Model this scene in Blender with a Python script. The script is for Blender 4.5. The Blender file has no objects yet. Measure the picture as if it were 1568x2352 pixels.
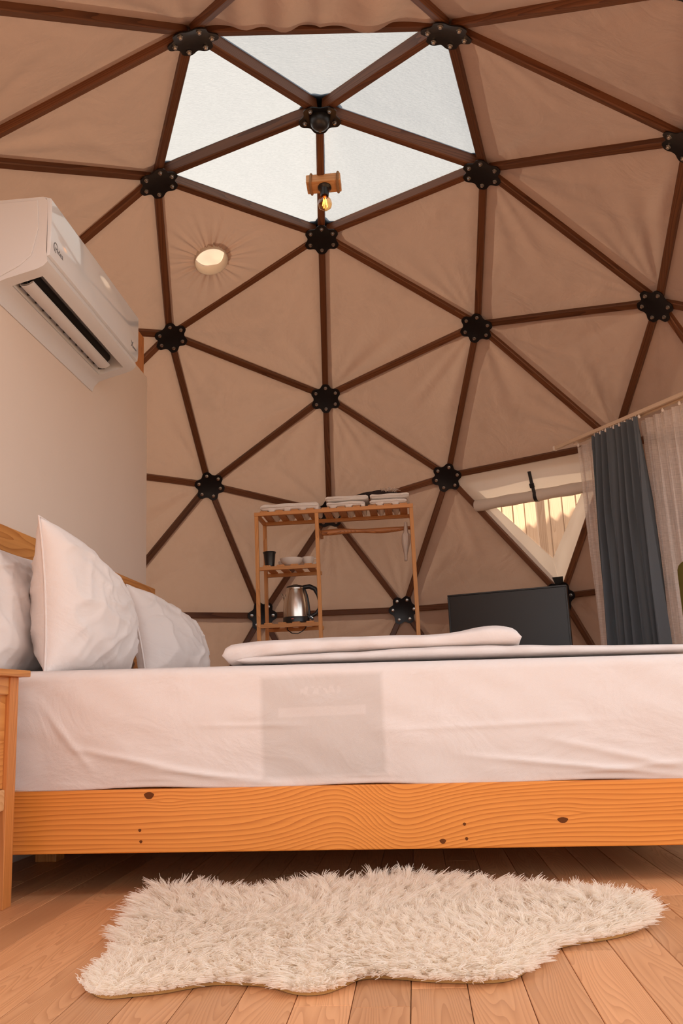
import bpy, bmesh, math, random
import numpy as np
from mathutils import Vector, Matrix, noise as mnoise

random.seed(7)
rng = np.random.default_rng(11)
SC = bpy.context.scene
COL = SC.collection
PI = math.pi

# ------------------------------------------------------------------ camera
cam_d = bpy.data.cameras.new('camera')
cam_d.sensor_fit = 'HORIZONTAL'
cam_d.sensor_width = 36.0
cam_d.lens = 46.282
cam_d.clip_end = 200
cam_o = bpy.data.objects.new('camera', cam_d)
COL.objects.link(cam_o)
RC = ((0.99569574, 0.08248334, -0.04226692),
      (-0.05867327, 0.20794758, -0.97637864),
      (-0.07174567, 0.97465599, 0.21189209))       # rows: right, down, forward
mw = Matrix(((RC[0][0], -RC[1][0], -RC[2][0], 0.28121),
             (RC[0][1], -RC[1][1], -RC[2][1], -3.52989),
             (RC[0][2], -RC[1][2], -RC[2][2], 0.46),
             (0, 0, 0, 1)))
cam_o.matrix_world = mw
SC.camera = cam_o

# ------------------------------------------------------------------ sky, sun, exposure
world = bpy.data.worlds.new('sky')
SC.world = world
world.use_nodes = True
wb = world.node_tree.nodes['Background']
wb.inputs['Color'].default_value = (0.92, 0.96, 1.0, 1)
wb.inputs['Strength'].default_value = 1.3

sun_d = bpy.data.lights.new('sun_offscreen', 'SUN')
sun_d.energy = 14.0
sun_d.color = (1.0, 0.83, 0.64)
sun_d.angle = math.radians(1.0)
sun_o = bpy.data.objects.new('sun_offscreen', sun_d)
COL.objects.link(sun_o)
sun_o.rotation_euler = Vector((-0.60, 0.35, 0.72)).to_track_quat('Z', 'Y').to_euler()

vs = SC.view_settings
vs.view_transform = 'Standard'
vs.look = 'None'
vs.gamma = 1.0
vs.use_curve_mapping = False
vs.exposure = 0.80

# ------------------------------------------------------------------ node helpers
def new_mat(name):
    m = bpy.data.materials.new(name)
    m.use_nodes = True
    nt = m.node_tree
    nt.nodes.clear()
    out = nt.nodes.new('ShaderNodeOutputMaterial')
    return m, nt, out

class N:
    def __init__(s, nt): s.nt = nt
    def node(s, t, **kw):
        n = s.nt.nodes.new(t)
        for k, v in kw.items(): setattr(n, k, v)
        return n
    def put(s, sock, v):
        if isinstance(v, bpy.types.NodeSocket): s.nt.links.new(v, sock)
        elif isinstance(v, (tuple, list)) and len(v) == 3 and sock.type == 'RGBA': sock.default_value = (*v, 1)
        else: sock.default_value = v
    def math(s, op, a, b=None, c=None, clamp=False):
        n = s.node('ShaderNodeMath', operation=op); n.use_clamp = clamp
        s.put(n.inputs[0], a)
        if b is not None: s.put(n.inputs[1], b)
        if c is not None: s.put(n.inputs[2], c)
        return n.outputs[0]
    def objco(s): return s.node('ShaderNodeTexCoord').outputs['Object']
    def mapping(s, vec, scale=(1, 1, 1), loc=(0, 0, 0), rot=(0, 0, 0)):
        n = s.node('ShaderNodeMapping')
        s.put(n.inputs['Vector'], vec); n.inputs['Scale'].default_value = scale
        s.put(n.inputs['Location'], loc); n.inputs['Rotation'].default_value = rot
        return n.outputs[0]
    def noise(s, vec, scale=5, detail=3, rough=.55, dist=0):
        n = s.node('ShaderNodeTexNoise')
        s.put(n.inputs['Vector'], vec); s.put(n.inputs['Scale'], scale)
        n.inputs['Detail'].default_value = detail; n.inputs['Roughness'].default_value = rough
        n.inputs['Distortion'].default_value = dist
        return n.outputs['Fac']
    def ramp(s, fac, stops):
        n = s.node('ShaderNodeValToRGB'); s.put(n.inputs[0], fac)
        el = n.color_ramp.elements
        while len(el) < len(stops): el.new(.5)
        for e, (p, c) in zip(el, stops): e.position = p; e.color = (*c, 1) if len(c) == 3 else c
        return n.outputs[0]
    def mix(s, fac, a, b, blend='MIX'):
        n = s.node('ShaderNodeMix', data_type='RGBA', blend_type=blend)
        s.put(n.inputs[0], fac); s.put(n.inputs[6], a); s.put(n.inputs[7], b)
        return n.outputs[2]
    def sep(s, vec):
        n = s.node('ShaderNodeSeparateXYZ'); s.put(n.inputs[0], vec); return n.outputs
    def comb(s, x, y, z):
        n = s.node('ShaderNodeCombineXYZ')
        for i, v in enumerate((x, y, z)): s.put(n.inputs[i], v)
        return n.outputs[0]
    def add(s, a, b):
        n = s.node('ShaderNodeVectorMath', operation='ADD'); s.put(n.inputs[0], a); s.put(n.inputs[1], b); return n.outputs[0]
    def bump(s, h, strength=.3, dist=.01):
        n = s.node('ShaderNodeBump'); s.put(n.inputs['Height'], h)
        n.inputs['Strength'].default_value = strength; n.inputs['Distance'].default_value = dist
        return n.outputs[0]
    def pbsdf(s, color, rough=.5, metal=0, normal=None, spec=.5, **kw):
        n = s.node('ShaderNodeBsdfPrincipled')
        s.put(n.inputs['Base Color'], color); s.put(n.inputs['Roughness'], rough); s.put(n.inputs['Metallic'], metal)
        n.inputs['Specular IOR Level'].default_value = spec
        if normal is not None: s.put(n.inputs['Normal'], normal)
        for k, v in kw.items(): s.put(n.inputs[k], v)
        return n.outputs[0]
    def rand(s): return s.node('ShaderNodeObjectInfo').outputs['Random']

def plain(name, color, rough=.5, metal=0, spec=.5, **kw):
    m, nt, out = new_mat(name); n = N(nt)
    nt.links.new(n.pbsdf(color, rough, metal, spec=spec, **kw), out.inputs[0])
    return m

def wood_mat(name, light, dark, axis=0, ring=60, warp=.35, stretch=.09, rough=.45, vary=.25, knots=True, contrast=1.0, spec=.4):
    """straight-grained boards; axis = grain direction in the object's own coordinates"""
    m, nt, out = new_mat(name); n = N(nt)
    r = n.rand()
    off = n.math('MULTIPLY', r, 37.0)
    co = n.add(n.objco(), n.comb(off, n.math('MULTIPLY', r, 53.0), n.math('MULTIPLY', r, 19.0)))
    sc = [1, 1, 1]; sc[axis] = stretch
    st = n.mapping(co, tuple(sc))
    w = n.noise(st, 7, 2, .5)
    fine = n.noise(n.mapping(co, tuple(x if i != axis else .02 for i, x in enumerate((1, 1, 1)))), 160, 2, .6)
    o = n.sep(co)
    a, b = [i for i in range(3) if i != axis]
    cross = n.math('ADD', o[a], n.math('MULTIPLY', o[b], .8))
    ph = n.math('ADD', n.math('MULTIPLY', cross, ring), n.math('MULTIPLY', w, ring * warp))
    saw = n.math('FRACT', ph)
    line = n.math('POWER', saw, 2.2)
    g = n.math('ADD', n.math('MULTIPLY', line, .62 * contrast), n.math('MULTIPLY', fine, .38))
    col = n.ramp(g, [(.08, light), (.85, dark)])
    big = n.noise(st, 2.2, 2, .5)
    col = n.mix(n.math('MULTIPLY', big, .35), col, dark)
    hv = n.node('ShaderNodeHueSaturation')
    n.put(hv.inputs['Value'], n.math('ADD', n.math('MULTIPLY', n.math('SUBTRACT', r, .5), vary), 1.0))
    n.put(hv.inputs['Color'], col)
    col = hv.outputs[0]
    if knots:
        v = n.node('ShaderNodeTexVoronoi'); v.inputs['Scale'].default_value = 3.1
        ks = [1, 1, 1]; ks[axis] = .55; ks[2 if axis != 2 else 0] = 0
        n.put(v.inputs['Vector'], n.mapping(co, tuple(ks)))
        k = n.math('SUBTRACT', 1.0, n.math('MULTIPLY', v.outputs['Distance'], 24.0), clamp=True)
        col = n.mix(n.math('MULTIPLY', k, .8), col, tuple(c * .28 for c in dark))
    bp = n.bump(g, .25, .002)
    nt.links.new(n.pbsdf(col, rough, normal=bp, spec=spec), out.inputs[0])
    return m

def rail_mat():
    m, nt, out = new_mat('orange_pine_rail'); n = N(nt)
    co = n.objco(); o = n.sep(co)
    def bell(c, w): 
        q = n.math('MULTIPLY', n.math('SUBTRACT', o[0], c), 1 / w)
        return n.math('EXPONENT', n.math('MULTIPLY', n.math('MULTIPLY', q, q), -1.0))
    sig = n.math('DIVIDE', 1.0, n.math('ADD', 1.0, n.math('EXPONENT', n.math('MULTIPLY', n.math('SUBTRACT', o[0], .10), -26.0))))
    w = n.noise(n.mapping(co, (.35, 1, 3.0)), 3.2, 2, .5)
    drop = n.math('MULTIPLY', bell(.10, .20), n.math('SUBTRACT', sig, .5))
    zz = n.math('ADD', o[2], n.math('MULTIPLY', drop, .13))
    for kx, kz in ((-.425, .058), (.585, -.006)):
        dx = n.math('MULTIPLY', n.math('SUBTRACT', o[0], kx), 1 / .035); dz = n.math('MULTIPLY', n.math('SUBTRACT', o[2], kz), 1 / .02)
        g = n.math('EXPONENT', n.math('MULTIPLY', n.math('ADD', n.math('MULTIPLY', dx, dx), n.math('MULTIPLY', dz, dz)), -.7))
        zz = n.math('ADD', zz, n.math('MULTIPLY', n.math('MULTIPLY', g, n.math('SIGN', dz)), -.007))
    ph = n.math('ADD', n.math('MULTIPLY', zz, 92), n.math('MULTIPLY', w, 5.0))
    line = n.math('POWER', n.math('FRACT', ph), 2.4)
    fine = n.noise(n.mapping(co, (.015, 1, 1)), 260, 2, .6)
    g = n.math('ADD', n.math('MULTIPLY', line, .62), n.math('MULTIPLY', fine, .38))
    col = n.ramp(g, [(.10, (.80, .30, .055)), (.85, (.43, .115, .013))])
    big = n.noise(n.mapping(co, (.6, 1, 2.5)), 3, 2)
    col = n.mix(n.math('MULTIPLY', big, .35), col, (.62, .18, .025))
    nt.links.new(n.pbsdf(col, .4, normal=n.bump(g, .2, .0015), spec=.3), out.inputs[0])
    return m

def cloth_mat(name, color, trans=0.0, tcol=None, weave=900, bump=.15, stain=None, rough=.9, wrinkle=None):
    m, nt, out = new_mat(name); n = N(nt)
    co = n.objco()
    wv = n.noise(co, weave, 1, .5)
    h = wv
    col = color
    if stain:
        s1 = n.noise(co, 3.2, 4, .6)
        col = n.mix(n.ramp(s1, [(.52, (0, 0, 0)), (.75, (1, 1, 1))]), color, stain)
    if wrinkle:
        wr = n.noise(n.mapping(co, wrinkle[0]), wrinkle[1], 4, .55, .6)
        h = n.math('ADD', n.math('MULTIPLY', wv, .06), wr)
    bp = n.bump(h, bump, .004 if not wrinkle else wrinkle[2])
    d = n.node('ShaderNodeBsdfDiffuse'); n.put(d.inputs[0], col); n.put(d.inputs['Normal'], bp)
    sh = d.outputs[0]
    if trans:
        t = n.node('ShaderNodeBsdfTranslucent'); n.put(t.inputs[0], tcol or color); n.put(t.inputs['Normal'], bp)
        mx = n.node('ShaderNodeMixShader'); mx.inputs[0].default_value = trans
        nt.links.new(sh, mx.inputs[1]); nt.links.new(t.outputs[0], mx.inputs[2]); sh = mx.outputs[0]
    nt.links.new(sh, out.inputs[0])
    return m

# ------------------------------------------------------------------ materials
MT = {}
MT['canvas'] = cloth_mat('beige_canvas', (.435, .282, .205), .06, (.36, .26, .20), 500, .5, stain=(.375, .235, .165), wrinkle=((1, 1, 1), 4, .03))
MT['canvas_pale'] = cloth_mat('pale_canvas', (.74, .66, .58), .15, (.60, .50, .41), 500, .1, wrinkle=((1, 1, 1), 7, .004))
MT['strut'] = wood_mat('dark_stained_pine', (.19, .075, .032), (.075, .026, .011), 0, 90, .3, .06, .42, .5, True, 1.0, .35)
MT['pine'] = wood_mat('orange_pine', (.80, .29, .05), (.46, .125, .015), 0, 82, .22, .07, .38, .1, False, 1.0, .3)
MT['rail_wood'] = rail_mat()
MT['knot'] = plain('dark_knot', (.13, .038, .010), .8, 0, .1)
MT['pine_y'] = wood_mat('orange_pine_along_y', (.68, .30, .085), (.42, .145, .03), 1, 40, .5, .10, .4, .15, True)
MT['pine_z'] = wood_mat('orange_pine_upright', (.62, .24, .065), (.40, .13, .028), 2, 70, .4, .10, .42, .15, True)
MT['pale_pine'] = wood_mat('pale_pine', (.74, .42, .20), (.55, .27, .10), 0, 60, .3, .08, .5, .2, False)
MT['shelf_x'] = wood_mat('shelf_pine', (.66, .32, .115), (.50, .20, .06), 0, 80, .3, .08, .5, .2, False)
MT['shelf_y'] = wood_mat('shelf_pine_along_y', (.66, .32, .115), (.50, .20, .06), 1, 80, .3, .08, .5, .2, False)
MT['shelf_z'] = wood_mat('shelf_pine_upright', (.68, .33, .115), (.52, .21, .06), 2, 80, .3, .08, .5, .2, False)
MT['live_edge'] = wood_mat('live_edge_wood', (.62, .27, .10), (.20, .06, .02), 0, 55, .9, .16, .4, .1, True)
MT['plank'] = wood_mat('pale_floor_pine', (.70, .350, .165), (.45, .195, .080), 1, 85, .7, .085, .42, .36, True, .8, .35)
MT['fence'] = wood_mat('raw_fence_pine', (.41, .295, .20), (.29, .19, .115), 2, 45, .4, .08, .7, .25, True)
MT['deck'] = wood_mat('deck_wood', (.40, .21, .105), (.26, .12, .05), 1, 60, .3, .08, .6, .2, False)
MT['black'] = plain('satin_black_steel', (.006, .006, .008), .38, 0, .35)
MT['bolt'] = plain('zinc_bolt', (.62, .60, .57), .28, 1.0)
MT['steel'] = plain('brushed_steel', (.60, .55, .50), .24, 1.0)
MT['white_plastic'] = plain('white_plastic', (.62, .61, .62), .25, 0, .5)
MT['gloss_white'] = plain('glossy_white_front', (.64, .66, .70), .07, 0, .6)
MT['grey_plastic'] = plain('grey_plastic', (.30, .25, .22), .5)
MT['dark'] = plain('dark_inside', (.02, .018, .016), .6)
MT['black_plastic'] = plain('black_plastic', (.014, .014, .015), .35)
MT['ink'] = plain('grey_ink', (.10, .10, .11), .5)
MT['screen'] = plain('television_screen', (.020, .017, .016), .32, 0, .45)
MT['wall'] = None
MT['olive'] = cloth_mat('olive_velvet', (.13, .105, .028), 0, None, 700, .2)
MT['blue'] = cloth_mat('slate_blue_linen', (.150, .162, .178), .25, (.03, .15, .20), 700, .2)
MT['towel'] = cloth_mat('white_terry', (.95, .90, .86), 0, None, 420, .9)
MT['ceramic'] = plain('white_ceramic', (.78, .73, .68), .2)
MT['net'] = cloth_mat('dark_cloth', (.045, .035, .035), 0, None, 300, .8)
MT['rope'] = wood_mat('jute_rope', (.45, .28, .15), (.25, .14, .07), 1, 300, .1, .4, .9, .1, False)
MT['rail'] = plain('cream_rail', (.66, .50, .36), .4)
MT['clear_plastic'] = plain('milky_plastic', (.80, .70, .62), .25)
MT['leather'] = plain('ochre_hide', (.46, .22, .055), .7)
MT['red'] = plain('red_lamp', (.45, .05, .02), .3)
MT['tassel'] = cloth_mat('pale_netting', (.70, .58, .50), .2, (.6, .5, .42), 300, .6)

def mk_wall():
    m, nt, out = new_mat('cream_painted_board'); n = N(nt)
    co = n.objco()
    c = n.mix(n.noise(co, 2.5, 3), (.70, .58, .495), (.66, .54, .46))
    nt.links.new(n.pbsdf(c, .55, normal=n.bump(n.noise(co, 60, 2), .05, .002), spec=.3), out.inputs[0])
    return m
MT['wall'] = mk_wall()

def mk_vinyl():
    m, nt, out = new_mat('clear_ribbed_vinyl'); n = N(nt)
    co = n.objco()
    h = n.noise(n.mapping(co, (1, 3.0, 1), rot=(0, 0, .5)), 55, 2, .6)
    h2 = n.noise(co, 11, 3, .5)
    hh = n.math('ADD', h, h2)
    bp = n.bump(hh, .5, .004)
    t = n.node('ShaderNodeBsdfTranslucent')
    n.put(t.inputs[0], n.mix(h, (.098, .105, .113), (.122, .130, .140))); n.put(t.inputs['Normal'], bp)
    g = n.node('ShaderNodeBsdfGlossy'); g.inputs['Roughness'].default_value = .2; n.put(g.inputs['Color'], (.9, .9, .9)); n.put(g.inputs['Normal'], bp)
    mx = n.node('ShaderNodeMixShader'); mx.inputs[0].default_value = .05
    nt.links.new(t.outputs[0], mx.inputs[1]); nt.links.new(g.outputs[0], mx.inputs[2])
    nt.links.new(mx.outputs[0], out.inputs[0])
    return m
MT['vinyl'] = mk_vinyl()

def mk_clear():
    m, nt, out = new_mat('clear_window_film'); n = N(nt)
    t = n.node('ShaderNodeBsdfTransparent'); n.put(t.inputs[0], (.93, .92, .90))
    g = n.node('ShaderNodeBsdfGlossy'); g.inputs['Roughness'].default_value = .05
    mx = n.node('ShaderNodeMixShader'); mx.inputs[0].default_value = .05
    nt.links.new(t.outputs[0], mx.inputs[1]); nt.links.new(g.outputs[0], mx.inputs[2]); nt.links.new(mx.outputs[0], out.inputs[0])
    return m
MT['clear'] = mk_clear()

def mk_sheer():
    m, nt, out = new_mat('sheer_linen'); n = N(nt)
    co = n.objco()
    fib = n.noise(n.mapping(co, (1, 1, .02)), 300, 1)
    fib2 = n.noise(n.mapping(co, (.05, .05, 1)), 500, 1)
    al = n.math('ADD', n.math('MULTIPLY', n.math('ADD', fib, fib2), .45), .22, clamp=True)
    d = n.node('ShaderNodeBsdfDiffuse'); n.put(d.inputs[0], (.86, .78, .72))
    tl = n.node('ShaderNodeBsdfTranslucent'); n.put(tl.inputs[0], (.86, .80, .77))
    m1 = n.node('ShaderNodeMixShader'); m1.inputs[0].default_value = .45
    nt.links.new(d.outputs[0], m1.inputs[1]); nt.links.new(tl.outputs[0], m1.inputs[2])
    tr = n.node('ShaderNodeBsdfTransparent')
    m2 = n.node('ShaderNodeMixShader'); n.put(m2.inputs[0], al)
    nt.links.new(tr.outputs[0], m2.inputs[1]); nt.links.new(m1.outputs[0], m2.inputs[2]); nt.links.new(m2.outputs[0], out.inputs[0])
    return m
MT['sheer'] = mk_sheer()

def mk_sheet(label=False):
    """white cotton; on the mattress the printed maker's patch underneath shows through"""
    m, nt, out = new_mat('white_cotton_label' if label else 'white_cotton'); n = N(nt)
    co = n.objco()
    wv = n.noise(co, 1100, 1)
    wr = n.noise(n.mapping(co, (1, 1, 1.4)), 4.5, 4, .5, .8)
    base = (.73, .645, .605)
    col = base
    if label:
        o = n.sep(co)
        def box(x0, x1, z0, z1, soft):
            def edge(v, e0): return n.math('MULTIPLY', n.math('SUBTRACT', v, e0), 1 / soft)
            a = n.math('MINIMUM', n.math('ADD', edge(o[0], x0), .5), n.math('SUBTRACT', .5, edge(o[0], x1)))
            b = n.math('MINIMUM', n.math('ADD', edge(o[2], z0), .5), n.math('SUBTRACT', .5, edge(o[2], z1)))
            front = n.math('LESS_THAN', o[1], .1)
            return n.math('MULTIPLY', n.math('MINIMUM', a, b, clamp=True), front)
        LZ = .25
        p = box(-.125, .195, .275 - LZ, .533 - LZ, .014)
        st = box(-.08, .150, .428 - LZ, .452 - LZ, .004)
        wd = box(-.02, .085, .485 - LZ, .505 - LZ, .005)
        ltr = n.math('GREATER_THAN', n.noise(n.mapping(co, (90, 1, 60)), 1, 0), .5)
        k = n.math('SUBTRACT', n.math('MULTIPLY', p, .9), n.math('MULTIPLY', st, .35))
        k = n.math('SUBTRACT', k, n.math('MULTIPLY', n.math('MULTIPLY', wd, ltr), .3), clamp=True)
        col = n.mix(k, base, (.595, .520, .480))
    h = n.math('ADD', n.math('MULTIPLY', wv, .05), wr)
    bp = n.bump(h, .5, .03)
    nt.links.new(n.pbsdf(col, .85, normal=bp, spec=.15), out.inputs[0])
    return m
MT['sheet'] = mk_sheet()
MT['sheet_label'] = mk_sheet(True)

def mk_fur():
    m, nt, out = new_mat('cream_fur'); n = N(nt)
    hi = n.node('ShaderNodeHairInfo')
    c = (.95, .875, .785)
    c = n.mix(n.math('MULTIPLY', hi.outputs['Random'], .3), c, (.92, .78, .60))
    d = n.node('ShaderNodeBsdfDiffuse'); n.put(d.inputs[0], c)
    t = n.node('ShaderNodeBsdfTranslucent'); n.put(t.inputs[0], c)
    mx = n.node('ShaderNodeMixShader'); mx.inputs[0].default_value = .55
    nt.links.new(d.outputs[0], mx.inputs[1]); nt.links.new(t.outputs[0], mx.inputs[2]); nt.links.new(mx.outputs[0], out.inputs[0])
    return m
MT['fur'] = mk_fur()
MT['hide'] = plain('cream_underwool', (.92, .82, .70), .95)

def mk_glass_bulb():
    m, nt, out = new_mat('amber_bulb_glass'); n = N(nt)
    t = n.node('ShaderNodeBsdfTransparent'); n.put(t.inputs[0], (1.0, .72, .42))
    g = n.node('ShaderNodeBsdfGlossy'); g.inputs['Roughness'].default_value = .03
    lw = n.node('ShaderNodeLayerWeight'); lw.inputs[0].default_value = .35
    mx = n.node('ShaderNodeMixShader')
    nt.links.new(n.math('MULTIPLY', lw.outputs['Facing'], .55), mx.inputs[0])
    nt.links.new(t.outputs[0], mx.inputs[1]); nt.links.new(g.outputs[0], mx.inputs[2]); nt.links.new(mx.outputs[0], out.inputs[0])
    return m
MT['bulb'] = mk_glass_bulb()
def mk_emit(name, c, s):
    m, nt, out = new_mat(name); n = N(nt)
    e = n.node('ShaderNodeEmission'); n.put(e.inputs[0], c); e.inputs[1].default_value = s
    nt.links.new(e.outputs[0], out.inputs[0]); return m
MT['filament'] = mk_emit('glowing_filament', (1.0, .42, .06), 9)

def mk_ground():
    m, nt, out = new_mat('sandy_ground'); n = N(nt)
    co = n.objco()
    c = n.mix(n.noise(co, 1.3, 5), (.36, .25, .15), (.26, .18, .11))
    nt.links.new(n.pbsdf(c, .95), out.inputs[0]); return m
MT['ground'] = mk_ground()

# ------------------------------------------------------------------ mesh helpers
class MB:
    def __init__(s): s.v = []; s.f = []
    def quadgrid(s, pts, closed_u=False, closed_v=False):
        """pts[i][j] -> surface"""
        b = len(s.v); nu, nv = len(pts), len(pts[0])
        for r in pts: s.v += [tuple(p) for p in r]
        for i in range(nu - (0 if closed_u else 1)):
            for j in range(nv - (0 if closed_v else 1)):
                i2, j2 = (i + 1) % nu, (j + 1) % nv
                s.f.append((b + i * nv + j, b + i2 * nv + j, b + i2 * nv + j2, b + i * nv + j2))
        return b
    def box(s, c, d, M=None):
        b = len(s.v)
        for z in (-.5, .5):
            for x, y in ((-.5, -.5), (.5, -.5), (.5, .5), (-.5, .5)):
                p = Vector((x * d[0], y * d[1], z * d[2]))
                if M is not None: p = M @ p
                s.v.append((c[0] + p[0], c[1] + p[1], c[2] + p[2]))
        s.f += [tuple(b + i for i in q) for q in ((3, 2, 1, 0), (4, 5, 6, 7), (0, 1, 5, 4), (1, 2, 6, 5), (2, 3, 7, 6), (3, 0, 4, 7))]
        return s
    def bx(s, x0, x1, y0, y1, z0, z1): return s.box(((x0 + x1) / 2, (y0 + y1) / 2, (z0 + z1) / 2), (abs(x1 - x0), abs(y1 - y0), abs(z1 - z0)))
    def tube(s, path, r, n=10, caps=True):
        path = [Vector(p) for p in path]; rs = r if isinstance(r, (list, tuple)) else [r] * len(path)
        rings = []; prev = None
        for i, p in enumerate(path):
            t = (path[min(i + 1, len(path) - 1)] - path[max(i - 1, 0)]).normalized()
            a = Vector((0, 0, 1)) if prev is None else prev
            if prev is None and abs(t.z) > .9: a = Vector((1, 0, 0))
            u = (a - t * a.dot(t)).normalized(); prev = u; w = t.cross(u)
            rings.append([p + (u * math.cos(k * 2 * PI / n) + w * math.sin(k * 2 * PI / n)) * rs[i] for k in range(n)])
        b = s.quadgrid(rings, closed_v=True)
        if caps:
            s.f.append(tuple(b + k for k in range(n - 1, -1, -1))); m = b + (len(path) - 1) * n
            s.f.append(tuple(m + k for k in range(n)))
        return s
    def lathe(s, prof, c=(0, 0, 0), n=32, M=None):
        rings = []
        for r, z in prof:
            ring = []
            for k in range(n):
                p = Vector((r * math.cos(k * 2 * PI / n), r * math.sin(k * 2 * PI / n), z))
                if M is not None: p = M @ p
                ring.append((c[0] + p[0], c[1] + p[1], c[2] + p[2]))
            rings.append(ring)
        b = s.quadgrid(rings, closed_v=True)
        s.f.append(tuple(b + k for k in range(n - 1, -1, -1))); m = b + (len(prof) - 1) * n
        s.f.append(tuple(m + k for k in range(n)))
        return s
    def prism(s, poly, ax, a0, a1):
        """poly in the two other axes, extruded along axis ax"""
        b = len(s.v); n = len(poly)
        for a in (a0, a1):
            for p in poly:
                q = list(p); q.insert(ax, a); s.v.append(tuple(q))
        for i in range(n): s.f.append((b + i, b + (i + 1) % n, b + n + (i + 1) % n, b + n + i))
        s.f.append(tuple(b + i for i in range(n - 1, -1, -1))); s.f.append(tuple(b + n + i for i in range(n)))
        return s
    def mesh(s, name, org=(0, 0, 0), bevel=0, smooth=False, segs=2):
        me = bpy.data.meshes.new(name)
        me.from_pydata([(x - org[0], y - org[1], z - org[2]) for x, y, z in s.v], [], s.f)
        bm = bmesh.new(); bm.from_mesh(me)
        bmesh.ops.recalc_face_normals(bm, faces=bm.faces)
        if bevel:
            ed = [e for e in bm.edges if len(e.link_faces) == 2 and e.calc_face_angle(0) > .5]
            bmesh.ops.bevel(bm, geom=ed, offset=bevel, segments=segs, affect='EDGES', profile=.6)
        bm.to_mesh(me); bm.free()
        if smooth == 'auto':
            me.polygons.foreach_set('use_smooth', [True] * len(me.polygons)); me.set_sharp_from_angle(angle=math.radians(38))
        elif smooth: me.polygons.foreach_set('use_smooth', [True] * len(me.polygons))
        me.update()
        return me

def tag(o, label=None, cat=None, group=None, kind=None):
    if label: o['label'] = label
    if cat: o['category'] = cat
    if group: o['group'] = group
    if kind: o['kind'] = kind
    return o
def empty(name, loc=(0, 0, 0), label=None, cat=None, group=None, kind=None):
    o = bpy.data.objects.new(name, None); o.empty_display_size = .05; COL.objects.link(o); o.location = loc
    return tag(o, label, cat, group, kind)
def link(name, me, mat, parent=None, loc=None, matrix=None):
    o = bpy.data.objects.new(name, me); COL.objects.link(o)
    if mat is not None and not me.materials: me.materials.append(mat)
    if parent is not None: o.parent = parent
    if loc is not None: o.location = loc
    if matrix is not None: o.matrix_local = matrix
    return o
def part(name, mb, mat, root, bevel=0, smooth=False, org=None, segs=2):
    """world-coordinate builder -> child of root (root itself unrotated); own origin at org"""
    rl = Vector(root_world(root)); org = Vector(org) if org is not None else rl
    return link(name, mb.mesh(name, org, bevel, smooth, segs), mat, root, org - rl)
def root_world(r):
    p = Vector(r.location)
    while r.parent is not None: r = r.parent; p = p + Vector(r.location)
    return p
def thing1(name, mb, mat, org, label, cat, group=None, bevel=0, smooth=False, kind=None):
    o = link(name, mb.mesh(name, org, bevel, smooth), mat, None, org)
    return tag(o, label, cat, group, kind)

# ------------------------------------------------------------------ the geodesic dome (3-frequency, on a low kerb)
R = 2.5; ZC = 0.5885
TW = math.radians(5.765)
s_, z_ = 2 / 5 ** .5, 1 / 5 ** .5
AP = Vector((0, 0, 1))
UP = [Vector((s_ * math.cos(PI / 2 + TW + k * 2 * PI / 5), s_ * math.sin(PI / 2 + TW + k * 2 * PI / 5), z_)) for k in range(5)]
DN = [Vector((s_ * math.cos(PI / 2 + TW + PI / 5 + k * 2 * PI / 5), s_ * math.sin(PI / 2 + TW + PI / 5 + k * 2 * PI / 5), -z_)) for k in range(5)]
ICO = [AP] + UP + DN
def slerp(a, b, ang):
    w = math.acos(max(-1, min(1, a.dot(b))))
    return (a * math.sin(w - ang) + b * math.sin(ang)) / math.sin(w)
faces_ico = []
for k in range(5):
    faces_ico.append((0, 1 + k, 1 + (k + 1) % 5))
    faces_ico.append((1 + k, 6 + k, 1 + (k + 1) % 5))
    faces_ico.append((6 + k, 1 + (k + 1) % 5, 6 + (k + 1) % 5))
HUB = {}            # key -> unit vector
def edge_pt(i, j):  # the third-point of edge i-j next to i
    ang = 19.05
    if i == 0: ang = 19.3
    elif j == 0: ang = 18.6
    HUB[('e', i, j)] = slerp(ICO[i], ICO[j], math.radians(ang)); return ('e', i, j)
TRI = []
for (a, b, c) in faces_ico:
    for i in (a, b, c): HUB[('v', i)] = ICO[i]
    ab, ba, bc, cb, ca, ac = edge_pt(a, b), edge_pt(b, a), edge_pt(b, c), edge_pt(c, b), edge_pt(c, a), edge_pt(a, c)
    m = ('f', a, b, c); HUB[m] = (ICO[a] + ICO[b] + ICO[c]).normalized()
    A, B, C = ('v', a), ('v', b), ('v', c)
    TRI += [(A, ab, ac), (B, bc, ba), (C, ca, cb), (ab, ba, m), (ba, bc, m), (bc, cb, m), (cb, ca, m), (ca, ac, m), (ac, ab, m)]
for _k in (('e', 4, 0), ('e', 3, 0)): HUB[_k] = HUB[_k] * 1.013
def W(k, off=0.0): return HUB[k] * (R + off) + Vector((0, 0, ZC))
TRI = [t for t in TRI if all(HUB[k].z > -.24 for k in t)]
def cen(t): return (W(t[0]) + W(t[1]) + W(t[2])) / 3
def in_opening(t):      # the entrance on the camera's side
    c = cen(t); az = abs(math.degrees(math.atan2(c.x, -c.y)))
    if c.z < 2.30 and az < 46: return True
    az2 = math.degrees(math.atan2(c.y, c.x))            # unseen side opening inferred behind the curtains, left open for daylight
    return c.z < 2.0 and -44 < az2 < 16
TRI = [t for t in TRI if not in_opening(t)]
apex = ('v', 0)
SKY = [t for t in TRI if apex in t]
KA, KC = ('v', 1), ('v', 5)                         # A: straight ahead; C: behind the curtains
h_ac = ('e', 1, 5); h_ca = ('e', 5, 1)
WIN = [t for t in TRI if set(t) >= {h_ac, h_ca} and any(k[0] == 'f' and HUB[k].z < .4 for k in t)][0]
r1A, r1B = ('e', 0, 1), ('e', 0, 2)
VENT = [t for t in TRI if set(t) >= {r1A, r1B} and apex not in t][0]
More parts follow.
